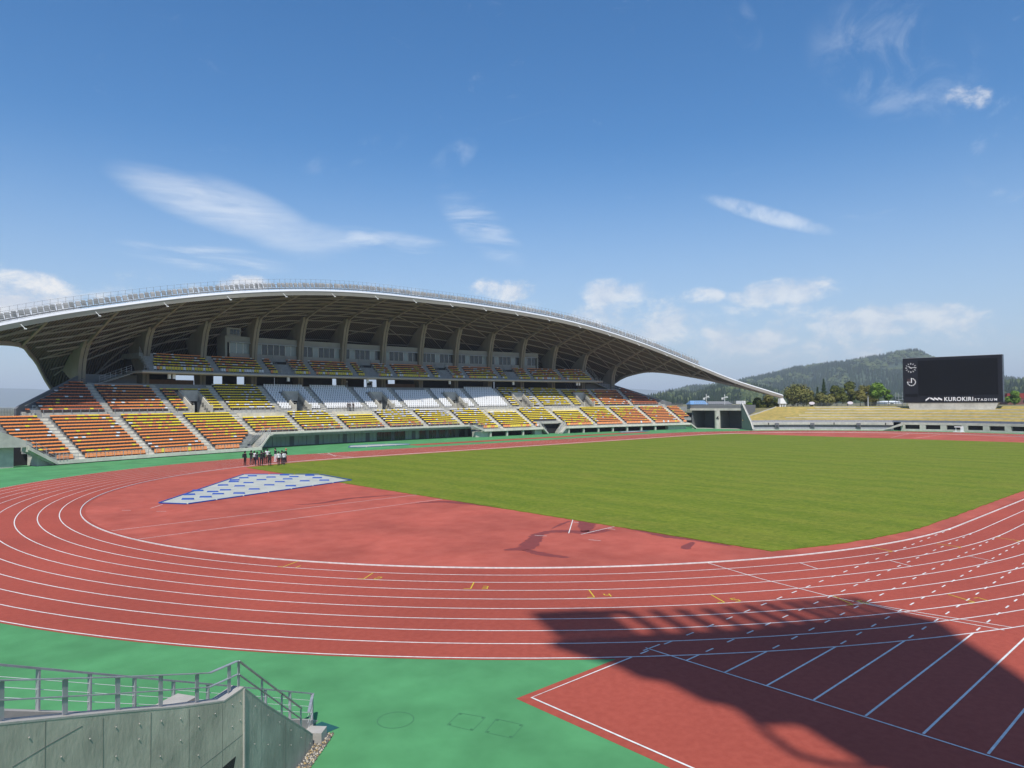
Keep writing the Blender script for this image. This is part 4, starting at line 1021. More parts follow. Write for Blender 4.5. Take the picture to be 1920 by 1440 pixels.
gbox(-.3, GL, 8.2, 8.4, 0, 5.4, 'back_wall', M_WALLG); gbox(GL*.47, GL*.5, .8, 8.2, 0, 5.4, 'middle_wall', M_CONCD); gbox(-.6, -.3, .6, 8.4, 0, 5.4, 'side_wall', M_WALLG); gbox(GL, GL+.4, .3, 8.4, 0, 6.2, 'side_wall', M_WALLG)
gbox(-.3, GL, -.3, 8.2, .01, .05, 'floor_slab', M_CONC)
cc = GA+gd*(GL*.50)+gn*.3
b = MB(); b.tube([cc, cc+Vector((0, 0, 4.84))], .74, 20); wpart(b, 'round_column', M_CONC, GT)
me = text_mesh('4', 1.5, .02, extrude=.02); me.materials.append(M_DARK)
t4 = bpy.data.objects.new('gate_number', me); COL.objects.link(t4); t4.parent = GT; t4.matrix_parent_inverse = world_of(GT).inverted()
vd = (CAM-cc); vd.z = 0; vd.normalize(); t4.location = cc+vd*.78+Vector((0, 0, 2.35)); t4.rotation_euler = (math.pi/2, 0, math.atan2(vd.y, vd.x)+math.pi/2)
b = MB()
for i in range(25): p = GA+gd*(GL*i/24)+gn*1.0; b.bar(p+Vector((0, 0, 6.2)), p+Vector((0, 0, 7.25)), .05, .05)
for h in (7.25, 6.9, 6.55): b.bar(GA+gn*1.0+Vector((0, 0, h)), GB+gn*1.0+Vector((0, 0, h)), .05, .05)
wpart(b, 'deck_railing', M_GALV, GT)
wa, wb = GB+gd*.3+gn*.2, Vector((114.6, 38.4, 0)); wd = (wb-wa).normalized(); wnn = Vector((wd.y, -wd.x, 0))*.5
b = MB(); pr = [wa, wa+wd*.4, wb, wb]; zs = (6.65, 6.65, .25)
b.prism([wa, wb, wb+Vector((0, 0, .25)), wb-wd*1.6+Vector((0, 0, 2.0)), wa+wd*.3+Vector((0, 0, 6.65)), wa+Vector((0, 0, 6.65))], wnn); wpart(b, 'wing_wall', M_CONCD, GT)
b = MB(); b.bar(wb+Vector((0, 0, .3))+wnn*.9, wb-wd*1.6+Vector((0, 0, 2.08))+wnn*.9, .22, .2); b.bar(wb-wd*1.6+Vector((0, 0, 2.08))+wnn*.9, wa+wd*.3+Vector((0, 0, 6.75))+wnn*.9, .22, .2); wpart(b, 'wing_coping', M_CONC, GT)
for i, (s, dz) in enumerate(((.22, 0), (.60, -.2))):
    p = GA+gd*GL*s+gn*2; b = MB(); b.tube([p+Vector((0, 0, 6.2)), p+Vector((0, 0, 9.3+dz))], .07, 6); b.bar(p-gd*.7+Vector((0, 0, 8.2)), p+gd*.9+Vector((0, 0, 8.3)), .12, .12); b.box(tuple(p-gd*.6+Vector((0, 0, 8.0))), (.4, .4, .5)); b.box(tuple(p+gd*.5+Vector((0, 0, 8.6+dz))), (.3, .5, .3))
    tag(b.build('instrument_mast', M_STEELW), ('white instrument mast above the gateway, the one nearer the seats', 'white instrument mast above the gateway, the one nearer the bank')[i], 'mast')
b = MB(); p = GB-gd*.9+gn*1.6; b.box((p.x, p.y, 6.95), (.4, 2.4, .8), math.atan2(gd.y, gd.x)+math.pi/2); b.box((p.x, p.y, 6.4), (.2, .2, .5)); tag(b.build('notice_board', M_SIGNW), 'white notice board at the bank end of the gateway deck', 'sign')

# big screen
SL, SR = Vector((147.2, 15.35, 0)), Vector((148.8, -5.55, 0)); sd = (SR-SL); SW = sd.length; sd.normalize()
SC = empty('video_screen', tuple(SL+Vector((0, 0, 4.8))), 'huge black video screen with clock and lettering on the lawn bank', 'screen', rz=math.atan2(sd.y, sd.x))
def sbox(x0, x1, y0, y1, z0, z1, name, m):
    b = MB(); b.hexa([(x0, y0, z0), (x1, y0, z0), (x1, y1, z0), (x0, y1, z0), (x0, y0, z1), (x1, y0, z1), (x1, y1, z1), (x0, y1, z1)]); return fixn(b.build(name, m, SC, local=True))
zb, zt_ = 1.75, 12.95
sbox(0, SW, .05, 2.3, zb, zt_, 'housing', M_SCRF)
sbox(.163*SW, .958*SW, -.02, .05, zb+1.85, zt_-.72, 'display_panel', M_SCREEN)
sbox(.02*SW, .155*SW, -.02, .05, zb+1.55, zb+2.25, 'small_display', M_SCREEN)
sbox(-.02, SW+.02, .0, 2.35, zt_, zt_+.08, 'top_flashing', M_GALV)
for q in range(8): sbox(SW, SW+.02, .12, 2.2, zb+.2+1.36*q, zb+1.5+1.36*q, 'side_panel', mat('side_clad', (.09, .11, .14), .45, var=.25, scale=.8))
b = MB(); b.hexa([(1.6, .1, -.6), (SW-1.9, .1, -.6), (SW-1.9, 2.2, -.6), (1.6, 2.2, -.6), (.9, .15, zb), (SW-.9, .15, zb), (SW-.9, 2.25, zb), (.9, 2.25, zb)]); fixn(b.build('concrete_plinth', M_CONC, SC, local=True))
b = MB(); b.hexa([(.5, -.3, -.7), (SW+.6, -.3, -.7), (SW+.6, .3, -.7), (.5, .3, -.7), (3.2, -.3, .25), (SW-2, -.3, .25), (SW-2, .3, .25), (3.2, .3, .25)]); fixn(b.build('plinth_skirt', M_CONC, SC, local=True))
cxk, czk = .088*SW, zt_-2.42
b = MB()
for q in range(12):
    a = math.pi/6*q; r0, r1 = (.86, 1.24); w = .05 if q % 3 else .075
    d = Vector((math.sin(a), 0, math.cos(a))); b.bar(Vector((cxk, -.03, czk))+d*r0, Vector((cxk, -.03, czk))+d*r1, w*2, .05, up=(0, 1, 0))
b.build('clock_ticks', M_SIGNW, SC, local=True)
b = MB()
for ang, ln, w in ((R_(307), .66, .15), (R_(84), .98, .11)):
    d = Vector((math.sin(ang), 0, math.cos(ang))); c = Vector((cxk, -.07, czk)); b.bar(c-d*.25, c+d*ln, w, .05, up=(0, 1, 0))
b.build('clock_hands', M_SIGNW, SC, local=True)
c2 = Vector((.092*SW, -.03, zt_-6.0)); b = MB()
P = [c2+Vector((math.sin(a), 0, math.cos(a)))*.88 for a in np.linspace(0, 1.5*math.pi, 28)]
for p0, p1 in zip(P[:-1], P[1:]): b.bar(p0, p1, .12, .05, up=(0, 1, 0))
for q in range(10): a = q*math.pi/6; b.box(tuple(c2+Vector((math.sin(a), 0, math.cos(a)))*.9), (.22, .05, .22))
b.bar(c2-Vector((0, 0, .2)), c2+Vector((0, 0, 1.0)), .18, .06, up=(0, 1, 0)); b.bar(c2+Vector((.1, 0, 0)), c2-Vector((1.0, 0, 0)), .09, .06, up=(0, 1, 0)); b.build('wind_dial', M_SIGNW, SC, local=True)
sbox(.092*SW-.95, .092*SW-.1, -.02, .05, zt_-5.95, zt_-5.15, 'dial_inset', mat('dial_dark', (.05, .03, .03), .6))
def stext(txt, size, x, z, off, sp, name, wid):
    me = text_mesh(txt, size, off, sp, .03); me.materials.append(M_SIGNW); xs = [v.co.x for v in me.vertices]
    o = bpy.data.objects.new(name, me); COL.objects.link(o); o.parent = SC; sx = wid/(max(xs)-min(xs)); o.scale = (sx, 1, 1); o.location = (x-min(xs)*sx, -.05, z); o.rotation_euler = (math.pi/2, 0, 0); return o
stext('KUROKIRI', 1.34, .431*SW, zb+.40, .028, 1.12, 'name_letters', .287*SW); stext('STADIUM', .80, .732*SW, zb+.40, .016, 1.5, 'name_letters', .213*SW)
b = MB(); x = .238*SW; z0 = zb+.42
def para(x0, x1, z0_, z1_, h):
    b.hexa([(x0, -.06, z0_), (x1, -.06, z1_), (x1, -.02, z1_), (x0, -.02, z0_), (x0, -.06, z0_+h), (x1, -.06, z1_+h), (x1, -.02, z1_+h), (x0, -.02, z0_+h)])
para(x, x+.85, z0-.05, z0+.62, .38)
for q in range(3): para(x+1.05+.83*q, x+1.92+.83*q, z0+.50, z0+.06, .42)
fixn(b.build('name_logo', M_SIGNW, SC, local=True))

# ------------------------------------------------------------------ hills with forest
def px_dir(px, py):
    u = (px-960)/1318.9; v = (720-py)/1318.9
    d = Fw+cx_*u+cy_*v; return d
def ridge_table(pts):
    out = []
    for px, py in pts:
        d = px_dir(px, py); out.append((math.degrees(math.atan2(d.y, d.x)), math.atan2(d.z, math.hypot(d.x, d.y))))
    out.sort(); return np.array([a for a, e in out]), np.array([e for a, e in out])
def vnoise(x, y, seed=0):
    def h(i, j): 
        n = math.sin(i*127.1+j*311.7+seed*74.7)*43758.5453; return n-math.floor(n)
    i, j = math.floor(x), math.floor(y); fx, fy = x-i, y-j; fx = fx*fx*(3-2*fx); fy = fy*fy*(3-2*fy)
    return (h(i, j)*(1-fx)+h(i+1, j)*fx)*(1-fy)+(h(i, j+1)*(1-fx)+h(i+1, j+1)*fx)*fy
M_HILL = mat('forest_floor', (.040, .062, .022), .95, scale=.012, col2=(.016, .036, .016), detail=8, bump=1.0, bscale=.08, low=.4, high=.6)
CON = {}
def forest_mat(name, c1, c2):
    m = bpy.data.materials.new(name); m.use_nodes = True; nt = m.node_tree; bs = nt.nodes['Principled BSDF']; bs.inputs['Roughness'].default_value = .9; bs.inputs['Specular IOR Level'].default_value = .15
    at_ = nt.nodes.new('ShaderNodeAttribute'); at_.attribute_name = 'tone'
    mx = nt.nodes.new('ShaderNodeMix'); mx.data_type = 'RGBA'; nt.links.new(at_.outputs['Fac'], mx.inputs[0]); mx.inputs[6].default_value = (*c1, 1); mx.inputs[7].default_value = (*c2, 1); nt.links.new(mx.outputs[2], bs.inputs['Base Color']); return m
M_CONIF = forest_mat('conifer_forest', (.008, .022, .012), (.026, .048, .018))
M_BROAD = forest_mat('broadleaf_forest', (.032, .052, .018), (.088, .108, .038))
def hill(name, pts, D, depth, az0, az1, seed, trees, broad_frac, hscale=1.0, tall=13.0):
    A, E = ridge_table(pts); na = int((az1-az0)*3.2)+2; nr = 16; vs = []; H = np.zeros((na+1, nr+1, 3))
    for i in range(na+1):
        az = az0+(az1-az0)*i/na; el = np.interp(az, A, E); top = 7.4+D*math.tan(max(el, 0.0005))
        fall = min(1, (az-az0)/2.5, (az1-az)/2.5); top *= max(fall, 0.02)
        for j in range(nr+1):
            t = j/nr; dist = D-depth*(1-t*1.25)
            prof_ = (ss(t, 0, .8) if t <= .8 else 1-ss(t, .8, 1.35)*.7)
            nz = (vnoise(az*.9, t*5, seed)-.5)*.42*(1-abs(t-.45)*1.2)*(t < .8) + (vnoise(az*2.3, t*9, seed+3)-.5)*.16*(t < .8)
            z = max(top-tall*.75, .5)*max(prof_+nz*prof_*(1-prof_)*2.2, 0)-1.0*(1-t)
            H[i, j] = (CAM.x+dist*math.cos(R_(az)), CAM.y+dist*math.sin(R_(az)), z)
    b = MB(); b.add(H.reshape(-1, 3).tolist(), [(i*(nr+1)+j, i*(nr+1)+j+1, (i+1)*(nr+1)+j+1, (i+1)*(nr+1)+j) for i in range(na) for j in range(nr)])
    ho = tag(up(b.build('hill', M_HILL, smooth=True)), kind='structure')
    for kind in (0, 1):
        V = []; Fc = []; tone = []; off = 0; want = int(trees*(broad_frac if kind else 1-broad_frac)); tries = 0; got = 0
        while got < want and tries < want*14:
            tries += 1; ii = random.random()*(na-.001); jj = random.random()**.8*(nr*.84); i, j = int(ii), int(jj)
            az = az0+(az1-az0)*ii/na; q = vnoise(az*.8, jj*.55, seed+9)*.6+vnoise(az*2.5, jj*1.3, seed+5)*.4
            if (q > .56) != bool(kind): continue
            fi, fj = ii-i, jj-j
            p = (H[i, j]*(1-fi)+H[i+1, j]*fi)*(1-fj)+(H[i, j+1]*(1-fi)+H[i+1, j+1]*fi)*fj
            h = tall*random.uniform(.6, 1.15)*hscale; r = h*(random.uniform(.20, .28) if not kind else random.uniform(.42, .6)); hb = h if not kind else h*.75; a0 = random.random()*6.28; n = 5
            base = -h*.15; tn = random.random()
            if not kind:
                vv = [(p[0]+r*math.cos(a0+6.283*q_/n), p[1]+r*math.sin(a0+6.283*q_/n), p[2]+base) for q_ in range(n)]+[(p[0], p[1], p[2]+h)]
                ff = [(q_, (q_+1) % n, n) for q_ in range(n)]
            else:
                vv = [(p[0]+r*.8*math.cos(a0+6.283*q_/n), p[1]+r*.8*math.sin(a0+6.283*q_/n), p[2]+base) for q_ in range(n)]+[(p[0]+r*math.cos(a0+.6+6.283*q_/n)*random.uniform(.7, 1.1), p[1]+r*math.sin(a0+.6+6.283*q_/n)*random.uniform(.7, 1.1), p[2]+hb*random.uniform(.35, .6)) for q_ in range(n)]+[(p[0]+random.uniform(-.2, .2)*r, p[1], p[2]+hb)]
                ff = [(q_, (q_+1) % n, n+(q_+1) % n, n+q_) for q_ in range(n)]+[(n+q_, n+(q_+1) % n, 2*n) for q_ in range(n)]
            V += vv; Fc += [tuple(x+off for x in f) for f in ff]; tone += [tn]*len(vv); off += len(vv); got += 1
        if not V: continue
        me = bpy.data.meshes.new('forest'); me.from_pydata(V, [], Fc); me.materials.append(M_BROAD if kind else M_CONIF)
        at_ = me.attributes.new('tone', 'FLOAT', 'POINT'); at_.data.foreach_set('value', tone)
        o = bpy.data.objects.new('forest', me); COL.objects.link(o); o['kind'] = 'stuff'; o['label'] = 'broadleaf woodland on the hills behind the stadium' if kind else 'dark conifer forest on the hills behind the stadium'; o['category'] = 'forest'
    return ho
# far main ridge, nearer foothills, low distant line all round the visible horizon
hill('hill', [(900, 752), (1230, 742), (1290, 724), (1330, 721), (1390, 711), (1420, 706), (1480, 691), (1530, 683), (1590, 677), (1640, 669), (1690, 660), (1722, 657), (1745, 668), (1800, 690), (1890, 708), (2050, 722), (2300, 745)], 2600, 1500, -2, 52, 3, 15000, .16, tall=15)
hill('hill', [(1000, 752), (1180, 746), (1215, 742), (1262, 731), (1300, 736), (1345, 722), (1400, 716), (1470, 733), (1560, 742), (1700, 748), (1800, 742), (1880, 712), (1920, 709), (2050, 700), (2300, 735)], 1250, 560, -4, 46, 11, 9000, .34, tall=12)
b = MB(); vs = []
for i in range(121):
    az = -60+200*i/120; D = 9500; h = 60+150*vnoise(az*.16, 1.3, 4)+50*vnoise(az*.6, 2.2, 8)
    x, y = CAM.x+D*math.cos(R_(az)), CAM.y+D*math.sin(R_(az)); x2, y2 = CAM.x+(D+2500)*math.cos(R_(az)), CAM.y+(D+2500)*math.sin(R_(az)); x0, y0 = CAM.x+(D-1500)*math.cos(R_(az)), CAM.y+(D-1500)*math.sin(R_(az))
    vs += [(x0, y0, -.5), (x, y, h), (x2, y2, h*.4)]
b.add(vs, [(i*3+j, i*3+j+1, i*3+j+4, i*3+j+3) for i in range(120) for j in range(2)])
tag(up(b.build('distant_hills', M_HILL, smooth=True)), kind='structure')
# ------------------------------------------------------------------ covers over the landing pits
def inside(q, P):
    r = False
    for i in range(len(P)):
        (x1, y1), (x2, y2) = P[i], P[i-1]
        if (y1 > q[1]) != (y2 > q[1]) and q[0] < (x2-x1)*(q[1]-y1)/(y2-y1)+x1: r = not r
    return r
def cover(name, P, label, bags, border=True):
    c = sum((Vector((*p, 0)) for p in P), Vector())/len(P); e = empty(name, tuple(c), label, 'cover')
    b = MB(); n = len(P); cen = (c.x, c.y, .09)
    vs = [(x, y, .03) for x, y in P]+[(x*.7+c.x*.3, y*.7+c.y*.3, .07) for x, y in P]+[cen]
    b.add(vs, [(i, (i+1) % n, n+(i+1) % n, n+i) for i in range(n)]+[(n+i, n+(i+1) % n, 2*n) for i in range(n)]); up(b.build('sheet', M_TARP, e, smooth=True))
    if border:
        for i in range(n):
            p, q = Vector(P[i]), Vector(P[(i+1) % n]); L = (q-p).length; m = max(1, int(L/2.4))
            for s in range(m):
                a0 = p.lerp(q, (s+.04)/m); a1 = p.lerp(q, (s+.96)/m); b = MB(); b.bar((a0.x, a0.y, .06), (a1.x, a1.y, .05), .11, .07); fixn(b.build('edge_weight', M_BLUE, e))
    for x, y in [q for q in bags if inside(q, [(p[0]*.93+c.x*.07, p[1]*.93+c.y*.07) for p in P])]:
        b = MB(); d = Vector((.74, -.67, 0)).normalized(); t = Vector((.67, .74, 0))
        p = Vector((x, y, .12)); P8 = []
        for z, k in ((-.13, 1), (.12, .55)):
            for sx, sy in ((-1, -1), (1, -1), (1, 1), (-1, 1)): P8.append(p+d*sx*.48*(.9 if k < 1 else 1)+t*sy*.08*k+Vector((0, 0, z*.5)))
        b.hexa(P8); fixn(b.build('weight_bag', M_BLUE, e))
    return e
bagsA = [(-20.65, 21.84), (-19.18, 20.3), (-17.0, 18.9), (-15.2, 17.6), (-20.57, 19.02), (-18.7, 17.2), (-16.6, 16.0), (-22.6, 17.8), (-20.6, 15.6), (-18.2, 14.2), (-16.2, 13.2), (-24.2, 15.6), (-22.2, 13.6), (-20.0, 12.4), (-26.0, 13.0), (-24.2, 11.6), (-22.2, 10.4), (-27.4, 10.8), (-25.6, 9.4), (-24.2, 8.6), (-28.4, 8.0), (-14.0, 15.0), (-18.9, 10.4), (-17.8, 21.6), (-21.2, 17.6), (-23.0, 15.4), (-25.4, 11.2), (-27.0, 8.2), (-15.0, 20.2), (-13.4, 17.8), (-14.6, 12.4)]
cover('pit_cover', [(-30.6, 7.7), (-29.2, 5.6), (-12.4, 11.1), (-11.9, 18.5), (-17.5, 24.5)], 'large grey pit cover weighted with blue bags on the red half circle', bagsA)
cover('pit_cover', [(13.0, 56.8), (15.5, 55.2), (24.5, 55.6), (25.5, 57.2), (22.5, 60.2), (15.5, 60.6)], 'grey pit cover with blue edge on the green strip by the glass front', [])
cover('pit_cover', [(86, 57.0), (90, 56.2), (97.5, 57.4), (94, 59.4), (88, 59.6)], 'pale pit cover lying on the green strip at the far end of the stand', [])

# ------------------------------------------------------------------ foreground stair with parapet and rails
ST = empty('concrete_stair', (-41.0, -36.4, 0), 'grey board-marked concrete stair with steel handrails in the near left corner', 'stair')
M_BOARD = mat('concrete_weathered', (.47, .44, .345), .9, scale=1.1, col2=(.33, .315, .25), stretch=(2.2, 2.2, .8), bump=.35, bscale=9, detail=9, big=.22, bigscale=.9)
M_COPE = mat('concrete_coping', (.40, .375, .33), .85, var=.15, scale=3, bump=.2, bscale=20)
A_, Cn, L0 = Vector((-39.1, -34.6, 0)), Vector((-42.0, -37.3, 0)), Vector((-45.62, -39.43, 0)); e1 = (L0-Cn).normalized(); e2 = (Cn-A_).normalized()
n1 = Vector((-.506, .8626, 0)); n2 = Vector((-.6814, .7319, 0)); L1 = L0+e1*4.5
top1 = [(L1, 5.3), (L0, 3.77), (Vector((-44.16, -38.57, 0)), 3.2), (Vector((-43.23, -38.02, 0)), 2.82), (Vector((-42.42, -37.55, 0)), 2.53), (Cn, 2.56)]
top2 = [(Cn, 2.56), (Vector((-41.33, -36.68, 0)), 1.88), (Vector((-39.95, -35.39, 0)), .58), (Vector((-39.62, -35.08, 0)), .26)]
def wall_of(tops, nn, name, th=.24):
    b = MB(); P = [p+Vector((0, 0, z)) for p, z in tops]; base = [Vector((p.x, p.y, -.05)) for p, z in tops]
    b.prism(base[::-1]+P if False else [base[0]]+P+[base[-1]], nn*th); return fixn(b.build(name, M_BOARD, ST))
wall_of(top1, n1, 'stair_wall'); wall_of(top2, n2, 'stair_wall')
for tops, nn in ((top1, n1), (top2, n2)):
    b = MB()
    for (p, z), (q, w) in zip(tops[:-1], tops[1:]):
        a = p+Vector((0, 0, z)); c = q+Vector((0, 0, w)); o_ = nn*.245
        b.hexa([a-nn*.004, c-nn*.004, c+o_, a+o_, a-nn*.004+Vector((0, 0, .025)), c-nn*.004+Vector((0, 0, .025)), c+o_+Vector((0, 0, .025)), a+o_+Vector((0, 0, .025))])
    fixn(b.build('coping', M_COPE, ST))
b = MB(); b.box((-39.42, -34.86, .12), (.34, .34, .24), .75); fixn(b.build('end_block', M_COPE, ST))
# joints and tie holes
def on(px, py, a, c, out=.006):
    d = px_dir(px, py); nrm = Vector((-(c-a).y, (c-a).x, 0)); t = (a-CAM).dot(nrm)/d.dot(nrm); q = CAM+d*t; s = (CAM-q); s.z = 0
    nn = nrm.normalized(); nn = nn if nn.dot(s) > 0 else -nn
    return q+nn*out
M_JOINT = mat('joint_groove', (.16, .165, .14), .9)
for pts in ([(455, 1377), (375, 1440)], [(154, 1361), (85, 1400), (23, 1438)], [(85, 1352), (84, 1440)], [(193, 1346), (193, 1440)], [(283, 1335), (282, 1440)], [(355, 1330), (354, 1440)], [(417, 1320), (417, 1440)]):
    b = MB(); Q_ = [on(x, y, Cn, L0, .0) for x, y in pts]
    for p, q in zip(Q_[:-1], Q_[1:]): b.bar(p, q, .006, .008)
    b.build('wall_joint', M_JOINT, ST)
for pts in ([(490, 1320), (489, 1440)], [(535, 1350), (534, 1440)], [(573, 1375), (572, 1420)]):
    b = MB(); Q_ = [on(x, y, A_, Cn, .0) for x, y in pts]; b.bar(Q_[0], Q_[1], .006, .008); b.build('wall_joint', M_JOINT, ST)
b = MB(); p = Cn+Vector((0, 0, 1.25))-(n1+n2)*.004; b.box(tuple(p), (.035, .035, 2.6), .7); b.build('corner_bead', M_COPE, ST)
for x, y in ((54, 1383), (168, 1385), (114, 1419), (217, 1363), (261, 1357), (217, 1418), (260, 1386), (302, 1352), (372, 1343), (372, 1363), (403, 1338), (338, 1347), (338, 1388), (371, 1416), (300, 1418), (435, 1321), (450, 1315), (435, 1362), (450, 1350)):
    b = MB(); q = on(x, y, Cn, L0, .004); b.tube([q, q-n1*.012], [.011, .008], 7); b.build('tie_hole', M_COPE, ST)
for x, y in ((478, 1324), (502, 1341), (524, 1354), (545, 1369), (564, 1383), (477, 1395), (502, 1396), (524, 1397), (545, 1397), (581, 1394)):
    b = MB(); q = on(x, y, A_, Cn, .004); b.tube([q, q-n2*.012], [.010, .008], 7); b.build('tie_hole', M_COPE, ST)
b = MB(); b.prism([on(415, 1441, Cn, L0, .003), on(442, 1418, Cn, L0, .003), on(438, 1441, Cn, L0, .003)], n1*.02); b.build('opening_shade_panel', M_DARK, ST)  # black wedge on the wall painted as a shaded opening
# near handrail: flat posts, two rails
up_ = Vector((0, 0, 1)); h1 = [(L1, 5.8), (L0, 4.26), (Vector((-44.16, -38.57, 0)), 3.67), (Vector((-42.62, -37.66, 0)), 3.07), (Vector((-42.04, -37.33, 0)), 3.03)]
h2 = [(Cn, 3.02), (Vector((-39.93, -35.37, 0)), 1.01)]
for hs, nn in ((h1, n1), (h2, n2)):
    for dz, w in ((0, .055), (-.225, .04)):
        b = MB(); Q_ = [p+nn*.09+up_*(z+dz) for p, z in hs]
        for p, q in zip(Q_[:-1], Q_[1:]): b.bar(p, q, w, .014)
        b.build('rail', M_GALV, ST)
for p, z0, z1, e in ((( -45.56, -39.39), 3.78, 4.22, e1), ((-44.85, -38.97), 3.5, 3.94, e1), ((-44.16, -38.57), 3.22, 3.67, e1), ((-43.5, -38.18), 2.96, 3.41, e1), ((-42.86, -37.8), 2.73, 3.15, e1), ((-42.22, -37.43), 2.6, 3.04, e1), ((-42.0, -37.3), 2.57, 3.02, e2), ((-41.33, -36.68), 1.9, 2.35, e2), ((-40.67, -36.06), 1.27, 1.70, e2), ((-39.95, -35.39), .57, 1.0, e2), ((-47.0, -40.25), 4.3, 4.8, e1)):
    nn = n1 if e is e1 else n2; b = MB(); q = Vector((*p, 0))+nn*.09; s = e*.037
    b.hexa([q-s-nn*.006+up_*z0, q+s-nn*.006+up_*z0, q+s+nn*.006+up_*z0, q-s+nn*.006+up_*z0, q-s-nn*.006+up_*z1, q+s-nn*.006+up_*z1, q+s+nn*.006+up_*z1, q-s+nn*.006+up_*z1]); fixn(b.build('rail_post', M_GALV, ST))
# far handrail with wires
T0, T1 = Vector((-45.4, -37.44, 3.86)), Vector((-39.0, -33.85, .60)); TL = T0+(T0-T1)*.55
b = MB(); b.bar(TL, T1, .07, .03); b.build('far_rail', M_GALV, ST)
b = MB(); b.bar(T1, Vector((-39.55, -34.75, .62)), .06, .03); b.build('far_rail', M_GALV, ST)
for i in range(14):
    t = -.5+i*.115
    if t > 1: break
    p = T0.lerp(T1, t); b = MB(); b.bar(p-up_*.60, p-up_*.01, .06, .03, up=(.86, .5, 0)); b.build('far_rail_post', M_GALV, ST)
for q in (.16, .30, .44):
    b = MB(); b.tube([TL-up_*q, T1-up_*q, Vector((-39.5, -34.6, .62-q))], .0045, 4); b.build('wire', M_STEELW, ST)
far_dir = (T1-T0).normalized(); fn_ = Vector((-.49, .87, 0))
b = MB(); a, c = TL-up_*.60, T1-up_*.60
b.hexa([a-fn_*.16-up_*.3, c-fn_*.16-up_*.3, c+fn_*.12-up_*.3, a+fn_*.12-up_*.3, a-fn_*.16, c-fn_*.16, c+fn_*.12, a+fn_*.12]); fixn(b.build('far_kerb', M_COPE, ST))
b = MB()
for i in range(22):
    t0, t1 = i/22, (i+1)/22; a, c = TL.lerp(T1, t0)-up_*.78, TL.lerp(T1, t1)-up_*.78
    na, nc = L1.lerp(Cn, t0/.72)+n1*.24 if t0 < .72 else Cn.lerp(A_, (t0-.72)/.28)+n2*.24, L1.lerp(Cn, t1/.72)+n1*.24 if t1 < .72 else Cn.lerp(A_, (t1-.72)/.28)+n2*.24
    z = max(min(a.z, c.z), .02); b.hexa([Vector((na.x, na.y, z-.5)), Vector((nc.x, nc.y, z-.5)), Vector((c.x, c.y, z-.5)), Vector((a.x, a.y, z-.5)), Vector((na.x, na.y, z)), Vector((nc.x, nc.y, z)), Vector((c.x, c.y, z)), Vector((a.x, a.y, z))])
fixn(b.build('stair_treads', M_COPE, ST))
b = MB(); b.box((-42.9, -36.55, 2.05), (.62, .42, .62), .5); fixn(b.build('concrete_upstand', M_COPE, ST))
# gravel bed along the stair foot
b = MB(); gp = [Vector((-38.98, -34.84, 0)), Vector((-39.3, -34.55, 0)), Vector((-42.5, -37.55, 0)), Vector((-42.2, -37.85, 0))]; b.poly([(p.x, p.y) for p in gp], .004)
grav = tag(up(b.build('gravel_bed', M_GRAVEL)), kind='structure')
V = []; Fc = []; off = 0; MI = []
for i in range(1900):
    s, t = random.random()*.75, random.random(); p = gp[0].lerp(gp[3], s).lerp(gp[1].lerp(gp[2], s), t); r = random.uniform(.016, .034)
    vv = [(p.x+r*dx*random.uniform(.7, 1.2), p.y+r*dy*random.uniform(.7, 1.2), .006+r*(dz+.6)*random.uniform(.7, 1.1)) for dx, dy, dz in ((1, 0, 0), (0, 1, 0), (-1, 0, 0), (0, -1, 0), (0, 0, .9), (0, 0, -.5))]
    V += vv; Fc += [tuple(x+off for x in f) for f in ((0, 1, 4), (1, 2, 4), (2, 3, 4), (3, 0, 4), (1, 0, 5), (2, 1, 5), (3, 2, 5), (0, 3, 5))]; MI += [random.choice((0, 1, 1, 2))]*8; off += 6
me = bpy.data.meshes.new('gravel'); me.from_pydata(V, [], Fc)
for m in (mat('pebble_tan', (.36, .26, .12), .8), mat('pebble_grey', (.10, .095, .09), .8), mat('pebble_pale', (.42, .38, .31), .8)): me.materials.append(m)
me.polygons.foreach_set('material_index', MI); o = bpy.data.objects.new('gravel', me); COL.objects.link(o); tag(o, 'tan and grey gravel along the foot of the near stair', 'gravel', kind='stuff')
b = MB(); b.poly([(-38.9, -34.1), (-38.75, -34.65), (-39.2, -34.7), (-39.35, -34.2)], .006); tag(up(b.build('drain_cover', mat('teal_steel', (.02, .10, .09), .5, var=.2, scale=4))), 'dark teal drain cover beside the foot of the near stair', 'drain cover')

# ------------------------------------------------------------------ unseen floodlight tower behind the viewpoint, outline projected back from its shadow on the lanes
TW = empty('floodlight_tower', (-47.5, -58.5, 0), 'unseen floodlight tower behind the viewpoint, shaped from its shadow', 'floodlight tower')
Fh = Vector((Fw.x, Fw.y, 0)).normalized(); TP = CAM-Fh*4.0
def lift(g):
    g = Vector((g[0], g[1], 0)); t = (TP-g).dot(Fh)/SV.dot(Fh); return g+SV*t
main = [(-31.15, -33.9), (-31.1, -35.13), (-30.95, -36.32), (-31.2, -37.2), (-30.9, -37.87), (-31.24, -39.26), (-31.0, -39.8), (-31.44, -40.8), (-30.74, -41.4), (-31.1, -42.2), (-31.45, -43.1), (-31.3, -44.0), (-31.2, -45.6), (-29, -47.5), (-26.5, -46.5), (-24.3, -44.6), (-23.24, -43.76), (-21.54, -42.24), (-20.41, -41.47), (-20.3, -40.4), (-22.65, -38.91), (-25.64, -37.44), (-28.88, -35.21), (-30.2, -34.2)]
b = MB(); b.prism([lift(g) for g in main], -Fh*.5); fixn(b.build('head_shadow_panel', M_GALVD, TW))  # panel cut to the shadow outline, lifted along the sun direction
base = [(-30.5, -33.9), (-28.7, -35.1), (-25.7, -37.4), (-22.8, -38.9), (-20.6, -40.4)]
